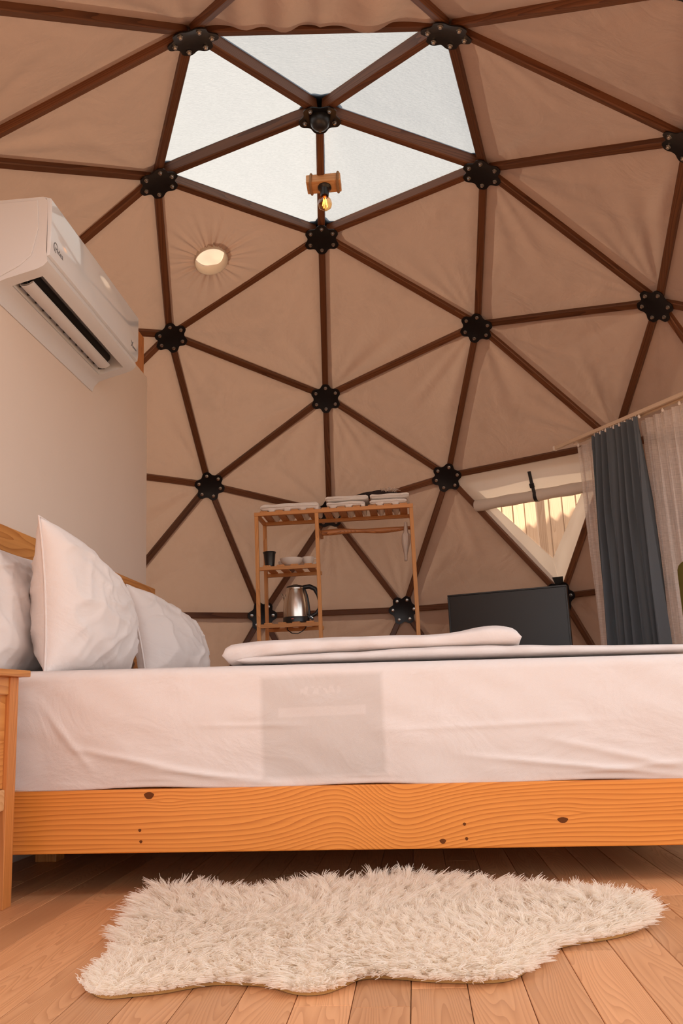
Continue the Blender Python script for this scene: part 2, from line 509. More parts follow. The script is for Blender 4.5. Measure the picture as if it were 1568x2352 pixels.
r1E, r1F = ('e', 0, 4), ('e', 0, 3)
SAG = [t for t in TRI if set(t) >= {r1E, r1F} and apex not in t][0]

dome = empty('wall_dome', (0, 0, 0), 'geodesic dome tent shell of beige canvas triangles on dark wooden struts', 'dome tent', kind='structure')
CAN = .030        # canvas lies on the outer side of the struts

def panel_mesh(t, n=26, sag=0.0, amp=1.0, seed=0, can=None):
    rg = random.Random(seed)
    P = [W(k, CAN if can is None else can) for k in t]
    nr = (P[1] - P[0]).cross(P[2] - P[0]).normalized()
    if nr.dot(cen(t) - Vector((0, 0, ZC))) < 0: nr = -nr
    cor = [(rg.uniform(.002, .010) * amp, rg.uniform(3, 7), rg.uniform(0, 6.3), rg.uniform(.10, .34)) for _ in range(3)]
    folds = [(rg.randrange(3), rg.uniform(.15, .85), rg.uniform(.008, .03), rg.uniform(-.010, .010) * amp) for _ in range(6)]
    vs, idx, fs = [], {}, []
    for i in range(n + 1):
        for j in range(n + 1 - i):
            k = n - i - j
            w = (i / n, j / n, k / n)
            p = P[0] * w[0] + P[1] * w[1] + P[2] * w[2]
            edge = min(1.0, min(w) * 14)
            d = 0
            for q in range(3):
                a, b, c = w[q], w[(q + 1) % 3], w[(q + 2) % 3]
                rr = 1 - a; ph = b / (b + c + 1e-6)
                A0, fr, p0, ln = cor[q]
                d += A0 * math.exp(-rr / ln) * min(1, rr * 6) * math.sin(fr * 2 * PI * ph + p0)
            for (q, ph0, wd, A0) in folds:
                a, b, c = w[q], w[(q + 1) % 3], w[(q + 2) % 3]
                ph = b / (b + c + 1e-6); rr = 1 - a
                d += A0 * math.exp(-((ph - ph0) / (wd + .03 / (rr + .05))) ** 2) * math.sin(PI * min(1, rr * 1.3))
            d += .004 * amp * mnoise.noise(p * 2.5 + Vector((seed, 0, 0)))
            d *= edge
            d += .012 * amp * (w[0] * w[1] + w[1] * w[2] + w[2] * w[0]) * 3 * edge
            if sag:
                hi = w[t.index([q for q in t if q not in (r1E, r1F)][0])]
                others = [w[q] for q in range(3) if q != t.index([q for q in t if q not in (r1E, r1F)][0])]
                uu = (others[0] - others[1])
                swag = math.sin((1 - abs(uu)) * 16 + uu * 3) * .012 + math.sin((1 - hi) * 9 + uu * 9) * .008
                d += edge * sag * (swag - .05 * (1 - hi) * (1 - uu * uu))
            idx[i, j] = len(vs); vs.append(tuple(p + nr * d))
    for i in range(n):
        for j in range(n - i):
            fs.append((idx[i, j], idx[i + 1, j], idx[i, j + 1]))
            if j < n - i - 1: fs.append((idx[i + 1, j], idx[i + 1, j + 1], idx[i, j + 1]))
    mb = MB(); mb.v = vs; mb.f = fs
    return mb

def vent_panel():
    """the panel puckered around a round ventilation ring"""
    t = VENT
    P = [W(k, CAN) for k in t]
    c = Vector((-.675, .719, 2.807)); nr = (P[1] - P[0]).cross(P[2] - P[0]).normalized()
    if nr.z < 0: nr = -nr
    c = c + nr * ((P[0] - c).dot(nr)) - nr * .012
    e1 = (P[0] - P[1]); e1 = (e1 - nr * e1.dot(nr)).normalized(); e2 = nr.cross(e1)
    pol = [Vector(((p - c).dot(e1), (p - c).dot(e2))) for p in P]
    nth, nrad, r0 = 144, 26, .088
    def reach(th):
        d = Vector((math.cos(th), math.sin(th))); best = 9
        for i in range(3):
            a, b = pol[i], pol[(i + 1) % 3]; e = b - a
            den = d.x * e.y - d.y * e.x
            if abs(den) < 1e-9: continue
            tt = (a.x * e.y - a.y * e.x) / den; u = (a.x * d.y - a.y * d.x) / den
            if tt > 0 and -1e-6 <= u <= 1 + 1e-6: best = min(best, tt)
        return best
    rg = random.Random(3)
    fr = [(rg.choice((17, 23, 29, 37)), rg.uniform(0, 6.3)) for _ in range(4)]
    rows = []
    for ir in range(nrad):
        f = ir / (nrad - 1); row = []
        for it in range(nth):
            th = it * 2 * PI / nth; rm = reach(th); r = r0 + (rm - r0) * f ** 1.25
            w = sum(math.sin(q * th + p0) for q, p0 in fr) / 2.2
            d = .0085 * w * math.exp(-(r - r0) / .17) * (1 - f ** 3) - .014 * math.exp(-(r - r0) / .10)
            row.append(c + e1 * (r * math.cos(th)) + e2 * (r * math.sin(th)) + nr * d)
        rows.append(row)
    mb = MB(); mb.quadgrid(rows, closed_v=True)
    ring = MB(); M = Matrix((e1, e2, nr)).transposed()
    ring.lathe([(.0905, -.034), (.0875, -.036), (.0855, -.030), (.084, .05), (.0905, .05)], c, 48, M)
    ring.f = ring.f[:-2]
    ring.f += [(4 * 48 + k, 4 * 48 + (k + 1) % 48, (k + 1) % 48, k) for k in range(48)]
    film = MB(); rows = []
    for ir in range(9):
        r = .084 * ir / 8 + 1e-4; row = []
        for it in range(40):
            th = it * 2 * PI / 40; x, y = r * math.cos(th), r * math.sin(th)
            d = .03 + .018 * mnoise.noise(Vector((x * 14 + 3, y * 14, 2)))
            row.append(c + e1 * x + e2 * y + nr * d)
        rows.append(row)
    film.quadgrid(rows, closed_v=True)
    return mb, ring, film

for q, t in enumerate(TRI):
    if t in SKY or t == WIN: continue
    if t == VENT:
        mb, ring, film = vent_panel()
        pn = part('canvas_panel', mb, MT['canvas'], dome, smooth=True)
        tag(part('vent_ring', ring, MT['canvas_pale'], pn, smooth='auto'), 'pale round ring sewn into the puckered canvas')
        part('vent_film', film, MT['canvas_pale'], pn, smooth=True)
        continue
    part('canvas_panel', panel_mesh(t, 54, 1.0 if t == SAG else 0, 1.0, q), MT['canvas'], dome, smooth=True)

# struts
def edge_set():
    es = {}
    for t in TRI:
        for i in range(3):
            a, b = t[i], t[(i + 1) % 3]
            es[tuple(sorted((a, b), key=str))] = 1
    return list(es)
SW, SD = .037, .066
for q, (a, b) in enumerate(edge_set()):
    pa, pb = W(a), W(b)
    x = (pb - pa).normalized(); L = (pb - pa).length - 2 * .035
    mid = (pa + pb) / 2
    up = (mid - Vector((0, 0, ZC))).normalized(); up = (up - x * up.dot(x)).normalized(); y = up.cross(x)
    me = MB().box((0, 0, SD / 2 + .002), (L, SW, SD)).mesh('strut', bevel=.004, segs=1)
    M = Matrix.Translation(mid) @ Matrix((x, y, up)).transposed().to_4x4()
    link('strut', me, MT['strut'], dome, matrix=M)

# hub plates: lobed steel plates whose lobes bend to follow the struts
bolt_me = MB().lathe([(.0001, -.013), (.0065, -.012), (.0085, -.007), (.0085, -.004), (.0105, -.0035), (.0105, 0)], n=10).mesh('bolt', smooth='auto')
NB = {}
for (a, b) in edge_set(): NB.setdefault(a, []).append(b); NB.setdefault(b, []).append(a)
def plate_mesh(k, ro=.099, thick=.0045):
    z = HUB[k].normalized()
    x0 = (W(NB[k][0]) - W(k)); x0 = (x0 - z * x0.dot(z)).normalized(); y0 = z.cross(x0)
    full = 5 if k[0] == 'v' else 6
    dirs = []
    for nb in NB[k]:
        d = (W(nb) - W(k)); dirs.append(math.atan2(d.dot(y0), d.dot(x0)))
    if len(dirs) < full:
        dirs = [dirs[0] + 2 * PI * i / full for i in range(full)]
    dirs = sorted(d % (2 * PI) for d in dirs)
    nth, rows = 96, [0.0001, .3, .55, .75, .9, 1.0]
    bend = math.tan(math.radians(10.5))
    def rad(th):
        best, width = 9, 1
        for i, d in enumerate(dirs):
            e = abs((th - d + PI) % (2 * PI) - PI)
            best = min(best, e)
        half = PI / full
        u = min(1, best / half)
        return ro * (1 - .22 * (1 - math.exp(-((u / .66) ** 3.4))))
    top, bot = [], []
    for f in rows:
        rt, rb = [], []
        for i in range(nth):
            th = i * 2 * PI / nth; r = rad(th) * f
            zz = -max(.030, r) * bend - .0035
            rt.append((r * math.cos(th), r * math.sin(th), zz)); rb.append((r * math.cos(th), r * math.sin(th), zz - thick))
        top.append(rt); bot.append(rb)
    mb = MB(); mb.quadgrid(bot + top[::-1], closed_v=True)
    M = Matrix.Translation(W(k)) @ Matrix((x0, y0, z)).transposed().to_4x4()
    return mb.mesh('hub_plate', smooth='auto'), M, dirs, bend
for k in NB:
    if HUB[k].z < -.1: continue
    me, M, dirs, bend = plate_mesh(k)
    hp = link('hub_plate', me, MT['black'], dome, matrix=M)
    for d in dirs:
        r = .072
        link('bolt', bolt_me, MT['bolt'], hp, loc=(r * math.cos(d), r * math.sin(d), -r * bend - .0035 - .0045))
    if k == apex or k in [('e', 0, i) for i in range(1, 6)]:      # the outer plates show against the skylight
        om = Matrix.Translation(HUB[k] * (SD + .008))
        link('outer_plate', me, MT['black'], hp, loc=(0, 0, SD + .008))
    if k == apex:
        cap = MB().lathe([(.046, -.003), (.048, -.012), (.047, -.03), (.041, -.052), (.030, -.066), (.014, -.073), (.0005, -.074)], n=36)
        link('dome_cap', cap.mesh('dome_cap', smooth='auto'), MT['black_plastic'], hp)

# low kerb the dome stands on
kb = MB()
base = sorted([k for k in NB if HUB[k].z < -.1], key=lambda k: math.atan2(HUB[k].y, HUB[k].x))
base = [k for k in base]
kerb = empty('baseboard_dome', (0, 0, 0), 'dark wooden kerb boards under the dome struts', 'kerb', kind='structure')
for i, k in enumerate(base):
    a, b = W(k), W(base[(i + 1) % len(base)])
    if (b - a).length > 1.4: continue
    x = Vector((b.x - a.x, b.y - a.y, 0)); L = x.length; x.normalize(); mid = (a + b) / 2
    me = MB().box((0, 0, 0), (L, .06, .12)).mesh('kerb_board', bevel=.004, segs=1)
    link('kerb_board', me, MT['strut'], kerb, matrix=Matrix.Translation((mid.x, mid.y, .061)) @ Matrix((x, Vector((0, 0, 1)).cross(x), (0, 0, 1))).transposed().to_4x4())

# skylight
win1 = empty('window_1', W(apex), 'five-sided skylight of clear ribbed vinyl at the top of the dome', 'skylight', kind='structure')
for q, t in enumerate(SKY):
    part('pane', panel_mesh(t, 14, 0, .5, 100 + q, .060), MT['vinyl'], win1, smooth=True)

# triangular side window with rolled-up blind
P0, P1 = W(h_ac, CAN), W(h_ca, CAN)
P2 = W([k for k in WIN if k not in (h_ac, h_ca)][0], CAN)
wc = (P0 + P1 + P2) / 3
nin = (P1 - P0).cross(P2 - P0).normalized()
if nin.dot(Vector((0, 0, ZC)) - wc) < 0: nin = -nin        # towards the room
win2 = empty('window_2', wc, 'triangular clear window in pale canvas with its blind rolled up', 'window', kind='structure')
def bary(a, b, c, off=0.0): return P0 * a + P1 * b + P2 * c + nin * off
i0, i1 = (.85, .075, .075), (.075, .85, .075)
i2 = (.14, .14, .72)
fr = MB(); outer = [bary(1, 0, 0), bary(0, 1, 0), bary(0, 0, 1)]; inner = [bary(*i0), bary(*i1), bary(*i2)]
for i in range(3):
    a, b, c, d = outer[i], outer[(i + 1) % 3], inner[(i + 1) % 3], inner[i]
    rows = []
    for u in range(13):
        rows.append([(a.lerp(b, u / 12)).lerp(d.lerp(c, u / 12), v / 5) + nin * (.003 * math.sin(u * 1.7 + i) * math.sin(v / 5 * PI)) for v in range(6)])
    fr.quadgrid(rows)
part('frame', fr, MT['canvas_pale'], win2, smooth=True)
pn = MB(); pn.v = [tuple(p) for p in (bary(.87, .065, .065, -.006), bary(.065, .87, .065, -.006), bary(.13, .13, .74, -.006))]; pn.f = [(0, 1, 2)]
part('pane', pn, MT['clear'], win2)
# flat upper part of the blind down to the roll
CB = .25
bl = MB(); rows = []
for u in range(25):
    f = u / 24; row = []
    for v in range(9):
        cc = .02 + (CB - .02) * v / 8
        a = (1 - cc) * (1 - f) ; b = (1 - cc) * f
        row.append(bary(a, b, cc, .012 + .006 * math.sin(v / 8 * PI) + .003 * math.sin(f * 9)))
    rows.append(row)
bl.quadgrid(rows)
part('blind', bl, MT['canvas_pale'], win2, smooth=True)
rl = MB(); pth = []; rad = []
for u in range(21):
    f = .02 + .96 * u / 20
    pth.append(bary((1 - CB) * (1 - f), (1 - CB) * f, CB, .040 + .003 * math.sin(u * .9))); rad.append(.036 + .002 * math.sin(u * 1.3))
rl.tube(pth, rad, 18)
part('rolled_blind', rl, MT['canvas_pale'], win2, smooth='auto')
st = MB(); sp = []
f = .52
for ang in range(-40, 200, 15):
    c0 = bary((1 - CB) * (1 - f), (1 - CB) * f, CB, .040)
    dn = (bary((1 - CB - .1) * .48, (1 - CB - .1) * .52, CB + .1) - bary((1 - CB) * .48, (1 - CB) * .52, CB)).normalized()
    sp.append(c0 + (nin * math.cos(math.radians(ang)) + dn * math.sin(math.radians(ang))) * .040)
top_at = bary(.46, .46, .08, .020)
sp = [top_at, top_at.lerp(sp[0], .5) + nin * .004] + sp
ux = (P1 - P0).normalized()
rows = [[p - ux * .011, p + ux * .011] for p in sp]
st.quadgrid(rows)
so = part('strap', st, MT['black_plastic'], win2)
bk = MB().box(tuple(top_at.lerp(sp[2], .65) + nin * .008), (.03, .012, .03), Matrix((ux, nin, ux.cross(nin))).transposed())
part('buckle', bk, MT['black_plastic'], so, bevel=.003)
gp = MB(); gp.v = [tuple(p) for p in (bary(.105, .04, .855, .006), bary(.04, .105, .855, .006), bary(.0, .03, .97, .006), bary(.03, .0, .97, .006))]; gp.f = [(0, 1, 2, 3)]
tag(part('mesh_patch', gp, MT['dark'], win2), 'small black mesh patch at the tip')

# ------------------------------------------------------------------ floor of planks
floor = empty('floor', (0, 0, 0), 'pale pine plank floor of the dome', 'floor', kind='structure')
PW = .0918
rp = random.Random(5)
ends_fixed = {}
for i in range(-26, 25):
    x0 = .246 + i * PW; xc = x0 + PW / 2
    if abs(xc) > 2.36: continue
    yl = math.sqrt(max(.05, 2.42 ** 2 - xc ** 2))
    y = -yl; cuts = [-yl]
    y = -yl + rp.uniform(.2, 1.2)
    if abs(xc - .57) < .05: y = -1.77
    while y < yl - .2: cuts.append(y); y += rp.uniform(.9, 1.7)
    cuts.append(yl)
    for a, b in zip(cuts, cuts[1:]):
        mb = MB().box((0, 0, -.011), (PW - .0012, b - a - .0012, .022))
        o = link('plank', mb.mesh('plank', bevel=.0011, segs=1), MT['plank'], floor, loc=(xc, (a + b) / 2, 0))
sub = MB().lathe([(2.44, -.04), (2.44, -.0225)], n=48)
part('subfloor', sub, MT['deck'], floor)

# partition wall that carries the air conditioner
WX = -1.04
wl = empty('wall_left', (WX, -.5, 0), 'cream painted partition wall behind the bed head', 'wall', kind='structure')
part('wall_board', MB().bx(WX - .04, WX, -1.95, .785, 0, 2.19), MT['wall'], wl, bevel=.002)
part('timber_post', MB().bx(WX - .075, WX - .006, .60, .745, 2.19, 2.40), MT['pine_z'], wl, bevel=.003)
part('timber_post', MB().bx(WX - .10, WX - .042, .66, .74, 0, 2.19), MT['pine_z'], wl, bevel=.003)

# ------------------------------------------------------------------ outside
gd = thing1('ground', MB().bx(-30, 30, -30, 30, -.30, -.20), MT['ground'], (0, 0, -.2), 'bare sandy ground outside the dome', 'ground', kind='structure')
dk = empty('terrace', (0, -5, -.2), 'wooden terrace in front of the dome entrance', 'terrace', kind='structure')  # unseen deck, added so sunlit boards bounce warm light inside
for i in range(28):
    x = -2.8 + i * .2
    me = bpy.data.meshes.get('terrace_board') or MB().box((0, 0, 0), (.194, 5.0, .03)).mesh('terrace_board', bevel=.003, segs=1)
    link('terrace_board', me, MT['deck'], dk, loc=(x + .1, 0, .175))
cp = empty('added_canopy', (0, -4, -.2), 'beige canvas canopy on wooden posts over the terrace', 'canopy')  # unseen, added to hold back sky light from the front
rows = [[(x, y, 2.62 + .10 * math.cos(x * .6) + .012 * math.sin(y * 5 + x)) for y in np.linspace(-2.35, -6.2, 24)] for x in np.linspace(-2.3, 2.3, 16)]
cm = MB(); cm.quadgrid(rows)
part('canvas_roof', cm, MT['canvas'], cp, smooth=True)
for x in (-2.25, 2.25):
    for y in (-2.9, -6.1):
        part('post', MB().bx(x - .035, x + .035, y - .035, y + .035, -.2, 2.63), MT['strut'], cp, bevel=.003, org=(x, y, 1))
FB = empty('fence', (1.45, 3.82, -.2), 'tall fence of raw upright pine boards outside the dome window', 'fence')
FA = math.radians(-60)
fdir = Vector((math.cos(FA), math.sin(FA), 0)); fn = Vector((fdir.y, -fdir.x, 0))
fme = [MB().box((0, 0, 1.4 + i * .02), (.150 + .004 * i, .022, 2.8)).mesh('board', bevel=.003, segs=1) for i in range(3)]
for i in range(-12, 20):
    o = link('board', fme[i % 3], MT['fence'], FB, loc=fdir * (i * .165))
    o.rotation_euler = (0, 0, FA)
for z in (.7, 2.1):
    me = MB().box((0, 0, 0), (4.3, .04, .09)).mesh('fence_rail', bevel=.003, segs=1)
    o = link('fence_rail', me, MT['fence'], FB, loc=fdir * .5 - fn * .035 + Vector((0, 0, z + .2))); o.rotation_euler = (0, 0, FA)
# unseen corrugated sheet, added so its wavy edge shades the lower fence
sunv = Vector((-.60, .35, .72)).normalized()
cr = MB(); rows = []
for i in range(130):
    s = -.7 + i * .016
    e = Vector((1.42, 3.80, 1.93)) + fdir * s + sunv * 1.15
    e.z = e.z + .022 * math.sin(s * 2 * PI / .15)
    rows.append([e, e + Vector((-1.3, .76, .0))])
cr.quadgrid(rows)
cv = empty('added_corrugated_sheet', (2.8, 3.2, -.2), 'corrugated sheet canopy outside beside the fence', 'canopy')
part('sheet', cr, MT['grey_plastic'], cv, smooth=True)
for s in (-.6, 1.2):
    e = Vector((1.42, 3.80, 1.93)) + fdir * s + sunv * 1.15
    part('post', MB().bx(e.x - .03, e.x + .03, e.y + .05, e.y + .11, -.2, e.z + .1), MT['fence'], cv)

# ------------------------------------------------------------------ bed
def tz(x): return -.0155 * (x - .05)
def tilt(mb, k=1.0):
    mb.v = [(x, y, z + tz(x) * k) for x, y, z in mb.v]; return mb
YF, YB = -1.18, .46
BX0, BX1 = -1.0, 1.06
bed = empty('bed', (0, -.35, 0), 'low orange pine double bed frame standing on the plank floor', 'bed')
sr = part('side_rail', tilt(MB().bx(BX0, BX1, YF, YF + .032, .094, .252)), MT['rail_wood'], bed, bevel=.004, org=(.05, YF, .17))
for i, (x, z, rx_, rz_) in enumerate(((-.428, .236, .013, .009), (.63, .158, .013, .007), (.328, .112, .008, .006), (-.452, .150, .004, .004), (-.449, .122, .004, .004), (.385, .152, .004, .004), (.388, .117, .004, .004))):
    kp = MB(); kp.prism([(x + rx_ * math.cos(a) * (1 + .15 * math.sin(3 * a)), z + rz_ * math.sin(a)) for a in [k * 2 * PI / 14 for k in range(14)]], 1, YF - .0004, YF + .004)
    part('knot' if i < 3 else 'nail_hole', tilt(kp), MT['knot'], sr)
part('side_rail', tilt(MB().bx(BX0, BX1, YB - .032, YB, .094, .252)), MT['pine'], bed, bevel=.004, org=(.05, YB, .17))
part('foot_rail', tilt(MB().bx(BX1 - .032, BX1, YF + .032, YB - .032, .094, .252)), MT['pine_y'], bed, bevel=.004)
part('head_rail', tilt(MB().bx(BX0, BX0 + .032, YF + .032, YB - .032, .094, .252)), MT['pine_y'], bed, bevel=.004)
for x in (-.93, .98):
    for y in (-.60, .3):
        part('leg', tilt(MB().bx(x - .035, x + .035, y - .035, y + .035, -tz(x), .094)), MT['pine_z'], bed, bevel=.004)
for i in range(12):
    x = BX0 + .1 + i * .168
    part('slat', tilt(MB().bx(x - .035, x + .035, YF + .034, YB - .034, .215, .235)), MT['pale_pine'], bed)
hb = part('headboard', MB().bx(WX + .004, WX + .034, -1.5, .80, .62, .945), MT['pine_y'], bed, bevel=.003, org=(WX, -.3, .8))
part('top_rail', MB().bx(WX + .004, WX + .040, -1.52, .81, .95, 1.062), MT['pine_y'], hb, bevel=.004, org=(WX, -.3, 1.0))
part('post', MB().bx(WX + .004, WX + .034, -1.25, -1.19, .02, .62), MT['pine_z'], bed, bevel=.003)
part('post', MB().bx(WX + .004, WX + .034, .62, .68, .02, .62), MT['pine_z'], bed, bevel=.003)

# mattress in a white fitted sheet
FOLDS = [(.42, .318, .95, .262, .007, .007), (.60, .36, .98, .272, .005, .010), (-.64, .36, -.2, .268, .007, .009), (-.45, .305, -.08, .262, .006, .006),
         (-.72, .47, -.58, .30, .005, .014), (.18, .388, .78, .402, .003, .007), (-.30, .41, .0, .405, .003, .006), (.70, .275, 1.0, .30, .005, .008)]
def mattress():
    mb = MB(); z0, z1 = .252, .563; r = .026; x0, x1 = BX0 + .005, BX1 - .005; y0, y1 = YF + .006, YB - .006
    prof = []        # side profile (inset, z)
    for i in range(56): prof.append((0.0, z0 + (z1 - r - z0) * i / 55))
    for i in range(1, 9):
        a = i / 8 * PI / 2; prof.append((r * (1 - math.cos(a)), z1 - r + r * math.sin(a)))
    prof += [(.08, z1 + .003), (.25, z1 + .005), (.6, z1 + .005)]
    loop = []
    nx, ny, rc = 260, 60, .05
    def seg(a, b, n): return [(a[0] + (b[0] - a[0]) * i / n, a[1] + (b[1] - a[1]) * i / n) for i in range(n)]
    cs = [(x0 + rc, y0), (x1 - rc, y0), (x1, y0 + rc), (x1, y1 - rc), (x1 - rc, y1), (x0 + rc, y1), (x0, y1 - rc), (x0, y0 + rc)]
    pts = []
    for i in range(8):
        n = nx if i in (0, 4) else (ny if i in (2, 6) else 6)
        if i % 2 == 0: pts += seg(cs[i], cs[i + 1], n)
        else:
            cc = {1: (x1 - rc, y0 + rc, -PI / 2), 3: (x1 - rc, y1 - rc, 0), 5: (x0 + rc, y1 - rc, PI / 2), 7: (x0 + rc, y0 + rc, PI)}[i]
            pts += [(cc[0] + rc * math.cos(cc[2] + PI / 2 * k / 6), cc[1] + rc * math.sin(cc[2] + PI / 2 * k / 6)) for k in range(6)]
    rows = []
    cx, cy = (x0 + x1) / 2, (y0 + y1) / 2
    for (ins, z) in prof:
        row = []
        for (x, y) in pts:
            if ins < .03: k = 1 - ins / .8
            else: k = 1 - ins / .8
            px, py = cx + (x - cx) * k, cy + (y - cy) * k
            if ins < .03:
                px, py = x, y
                if abs(y - y0) < 1e-6 or abs(y - y1) < 1e-6: py += ins * (1 if y < cy else -1)
                else: px += ins * (1 if x < cx else -1); py += ins * (1 if y < cy else -1) * .5
            out = .004 * mnoise.noise(Vector((x * 3, z * 5, 1))) + .0035 * mnoise.noise(Vector((x * 9 + z * 14, z * 10 - x * 3, 4)))
            for (fx0, fz0, fx1, fz1, fa, fw) in FOLDS:
                f_ = (x - fx0) / (fx1 - fx0)
                if -.1 < f_ < 1.1:
                    out += fa * math.exp(-((z - (fz0 + (fz1 - fz0) * f_)) / fw) ** 2) * max(0, math.sin(PI * (f_ + .1) / 1.2))
            low = math.exp(-(z - z0) / .05)
            out += low * (.006 * math.sin(x * 23 + 4 * math.sin(x * 5)) * mnoise.noise(Vector((x * 2, 0, 7))) - .003)
            bulge = .016 * math.sin(PI * min(1, max(0, (z - z0) / (z1 - z0))))
            if abs(y - y0) < 1e-6: py -= (out + bulge)
            px2 = px
            zz = z + (0 if z > z0 + .02 else .004 * math.sin(x * 11))
            row.append((px2, py, zz + tz(x) * 1.15))
        rows.append(row)
    b = mb.quadgrid(rows, closed_v=True); n = len(pts)
    mb.f.append(tuple(b + (len(rows) - 1) * n + k for k in range(n))); mb.f.append(tuple(b + k for k in range(n - 1, -1, -1)))
    return mb
mat_o = link('mattress', mattress().mesh('mattress', (0, YF, .25), 0, True), MT['sheet_label'], None, (0, YF, .25))
tag(mat_o, 'thick mattress in a white fitted sheet with a printed patch showing through', 'mattress')
ZM = .567

# pillows
def pillow(name, c, w, h, th, lean, yaw, roll, label, seed, group=None, slump=0.0):
    """w along the wall, h up, th thickness; lean tips the top towards the wall"""
    rg = random.Random(seed); mb = MB(); nu, nv = 64, 50
    sheets = []
    for side in (1, -1):
        rows = []
        for i in range(nu + 1):
            row = []
            for j in range(nv + 1):
                u = -1 + 2 * i / nu; v = -1 + 2 * j / nv
                pu = 1 - .07 * (1 - v * v) * 0 - .075 * (1 - abs(v) ** 2.2); pv = 1 - (.085 if v > 0 else .03) * (1 - abs(u) ** 2.2)
                x, y = u * w / 2 * pu, v * h / 2 * pv
                e = max(0, (1 - abs(u) ** 2.6)) * max(0, (1 - abs(v) ** 2.6))
                t = th / 2 * e ** .55
                wr = .007 * mnoise.noise(Vector((x * 9, y * 9, seed * 3.1 + side))) + .006 * math.sin(14 * (u * .6 + v) + 3 * mnoise.noise(Vector((u * 2, v * 2, seed)))) * (abs(v) ** 1.5) * (1 - abs(u) ** 3)
                fo = 1 - abs(mnoise.noise(Vector((x * 5 + y * 3, y * 11 - x * 2, seed * 1.7 + side * 2)))) * 2.2
                fo2 = 1 - abs(mnoise.noise(Vector((x * 12 - y * 5, y * 7 + x * 6, seed * 2.9 + side)))) * 2.2
                wr += .010 * max(0, fo) ** 3 + .005 * max(0, fo2) ** 3
                t += wr * min(1, e * 3)
                t += .018 * (-(v)) * e        # heavier towards the bottom
                y -= slump * h * max(0, (u + .9) / 1.9) ** 2 * ((v + 1) / 2) ** 1.5
                row.append(Vector((x, y, side * t)))
            rows.append(row)
        sheets.append(rows)
    Mx = Matrix(((0, 0, 1), (1, 0, 0), (0, 1, 0)))          # local x->world y, y->z, z->x
    Rt = Matrix.Rotation(yaw, 3, 'Z') @ Matrix.Rotation(-lean, 3, 'Y') @ Matrix.Rotation(roll, 3, 'X')
    for rows in sheets: mb.quadgrid([[Rt @ (Mx @ p) for p in r] for r in rows])
    me = bpy.data.meshes.new(name); 
    bm = bmesh.new(); tmp = mb.mesh('tmp'); bm.from_mesh(tmp)
    bmesh.ops.remove_doubles(bm, verts=bm.verts, dist=.0004)
    bmesh.ops.recalc_face_normals(bm, faces=bm.faces)
    bm.to_mesh(me); bm.free(); me.polygons.foreach_set('use_smooth', [True] * len(me.polygons))
    zmin = min(v.co.z for v in me.vertices)
    o = link(name, me, MT['sheet'], None, (c[0], c[1], ZM + tz(c[0]) * 1.15 - .012 - zmin))
    # flange seam
    sm = MB(); ring = []
    base = sheets[0]
    edge = [base[i][0] for i in range(nu)] + [base[nu][j] for j in range(nv)] + [base[i][nv] for i in range(nu, 0, -1)] + [base[0][j] for j in range(nv, 0, -1)]
    pth = [Rt @ (Mx @ p) for p in edge]; pth.append(pth[0])
    sm.tube(pth, .0035, 6, False)
    link('seam', sm.mesh('seam', smooth=True), MT['sheet'], o)
    return tag(o, label, 'pillow', group)
pillow('pillow', (-.74, -.82), .58, .46, .21, math.radians(4), math.radians(-5), 0, 'big white pillow tilted forward with its pointed corner above the headboard rail', 1, slump=.44)
pillow('pillow', (-.925, -.93), .64, .40, .14, math.radians(7), 0, 0, 'white pillow flat against the headboard beside the nightstand', 2)
pillow('pillow', (-.930, -.16), .60, .36, .13, math.radians(8), 0, 0, 'white pillow almost hidden behind the two leaning pillows', 3)
pillow('pillow', (-.70, .0), .58, .375, .18, math.radians(13), math.radians(-10), 0, 'white pillow leaning back at the far side of the bed', 4, slump=.42)

# duvet, folded on the bed
def duvet_layer(xs, ztop, zbot, y0, y1, seed, x_bulge=None, nseg=64):
    """xs: list of x; ztop/zbot: functions of x"""
    mb = MB(); rings = []
    n = len(xs)
    for i, x in enumerate(xs):
        f = i / (n - 1)
        endk = (1 - (1 - min(1.0, min(f, 1 - f) * 26 + .004)) ** 2.4) ** .5
        zt, zb = ztop(x), zbot(x); zm, hh = (zt + zb) / 2, (zt - zb) / 2 * endk
        ring = []
        for k in range(nseg):
            a = k * 2 * PI / nseg
            ca, sa = math.cos(a), math.sin(a)
            yy = (y0 + y1) / 2 + (y1 - y0) / 2 * (abs(ca) ** .22) * (1 if ca > 0 else -1)
            zz = zm + hh * (abs(sa) ** .55) * (1 if sa > 0 else -1)
            wob = mnoise.noise(Vector((x * 3.5, yy * 3.5, seed)))
            w2 = mnoise.noise(Vector((x * 11, yy * 9, seed + 5)))
            if sa > 0: zz += hh * (.20 * wob + .10 * w2)
            yy += .018 * mnoise.noise(Vector((x * 4, seed, 2))) + .008 * mnoise.noise(Vector((x * 14, seed, 3)))
            ring.append((x + .01 * mnoise.noise(Vector((yy * 5, zz * 20, seed))) , yy, zz))
        rings.append(ring)
    b = mb.quadgrid(rings, closed_v=True)
    mb.f.append(tuple(b + k for k in range(nseg))); m = b + (n - 1) * nseg; mb.f.append(tuple(m + k for k in range(nseg - 1, -1, -1)))
    return mb
dv = empty('duvet', (.35, -.3, ZM), 'white duvet folded in layers across the foot half of the bed', 'duvet')
zb0 = lambda x: ZM + tz(x) * 1.15 + .004
lo = lambda x: zb0(x) + .028 + .014 * math.sin((x + .3) * 2.2) ** 2
part('lower_layer', duvet_layer([-.22 + i * .0165 for i in range(80)], lo, zb0, -1.03, .40, 3), MT['sheet'], dv, smooth=True)
def up_t(x): return lo(x) + .036 + (.022 * math.exp(-((x - .52) / .09) ** 2)) + .012 * math.exp(-((x - .05) / .25) ** 2)
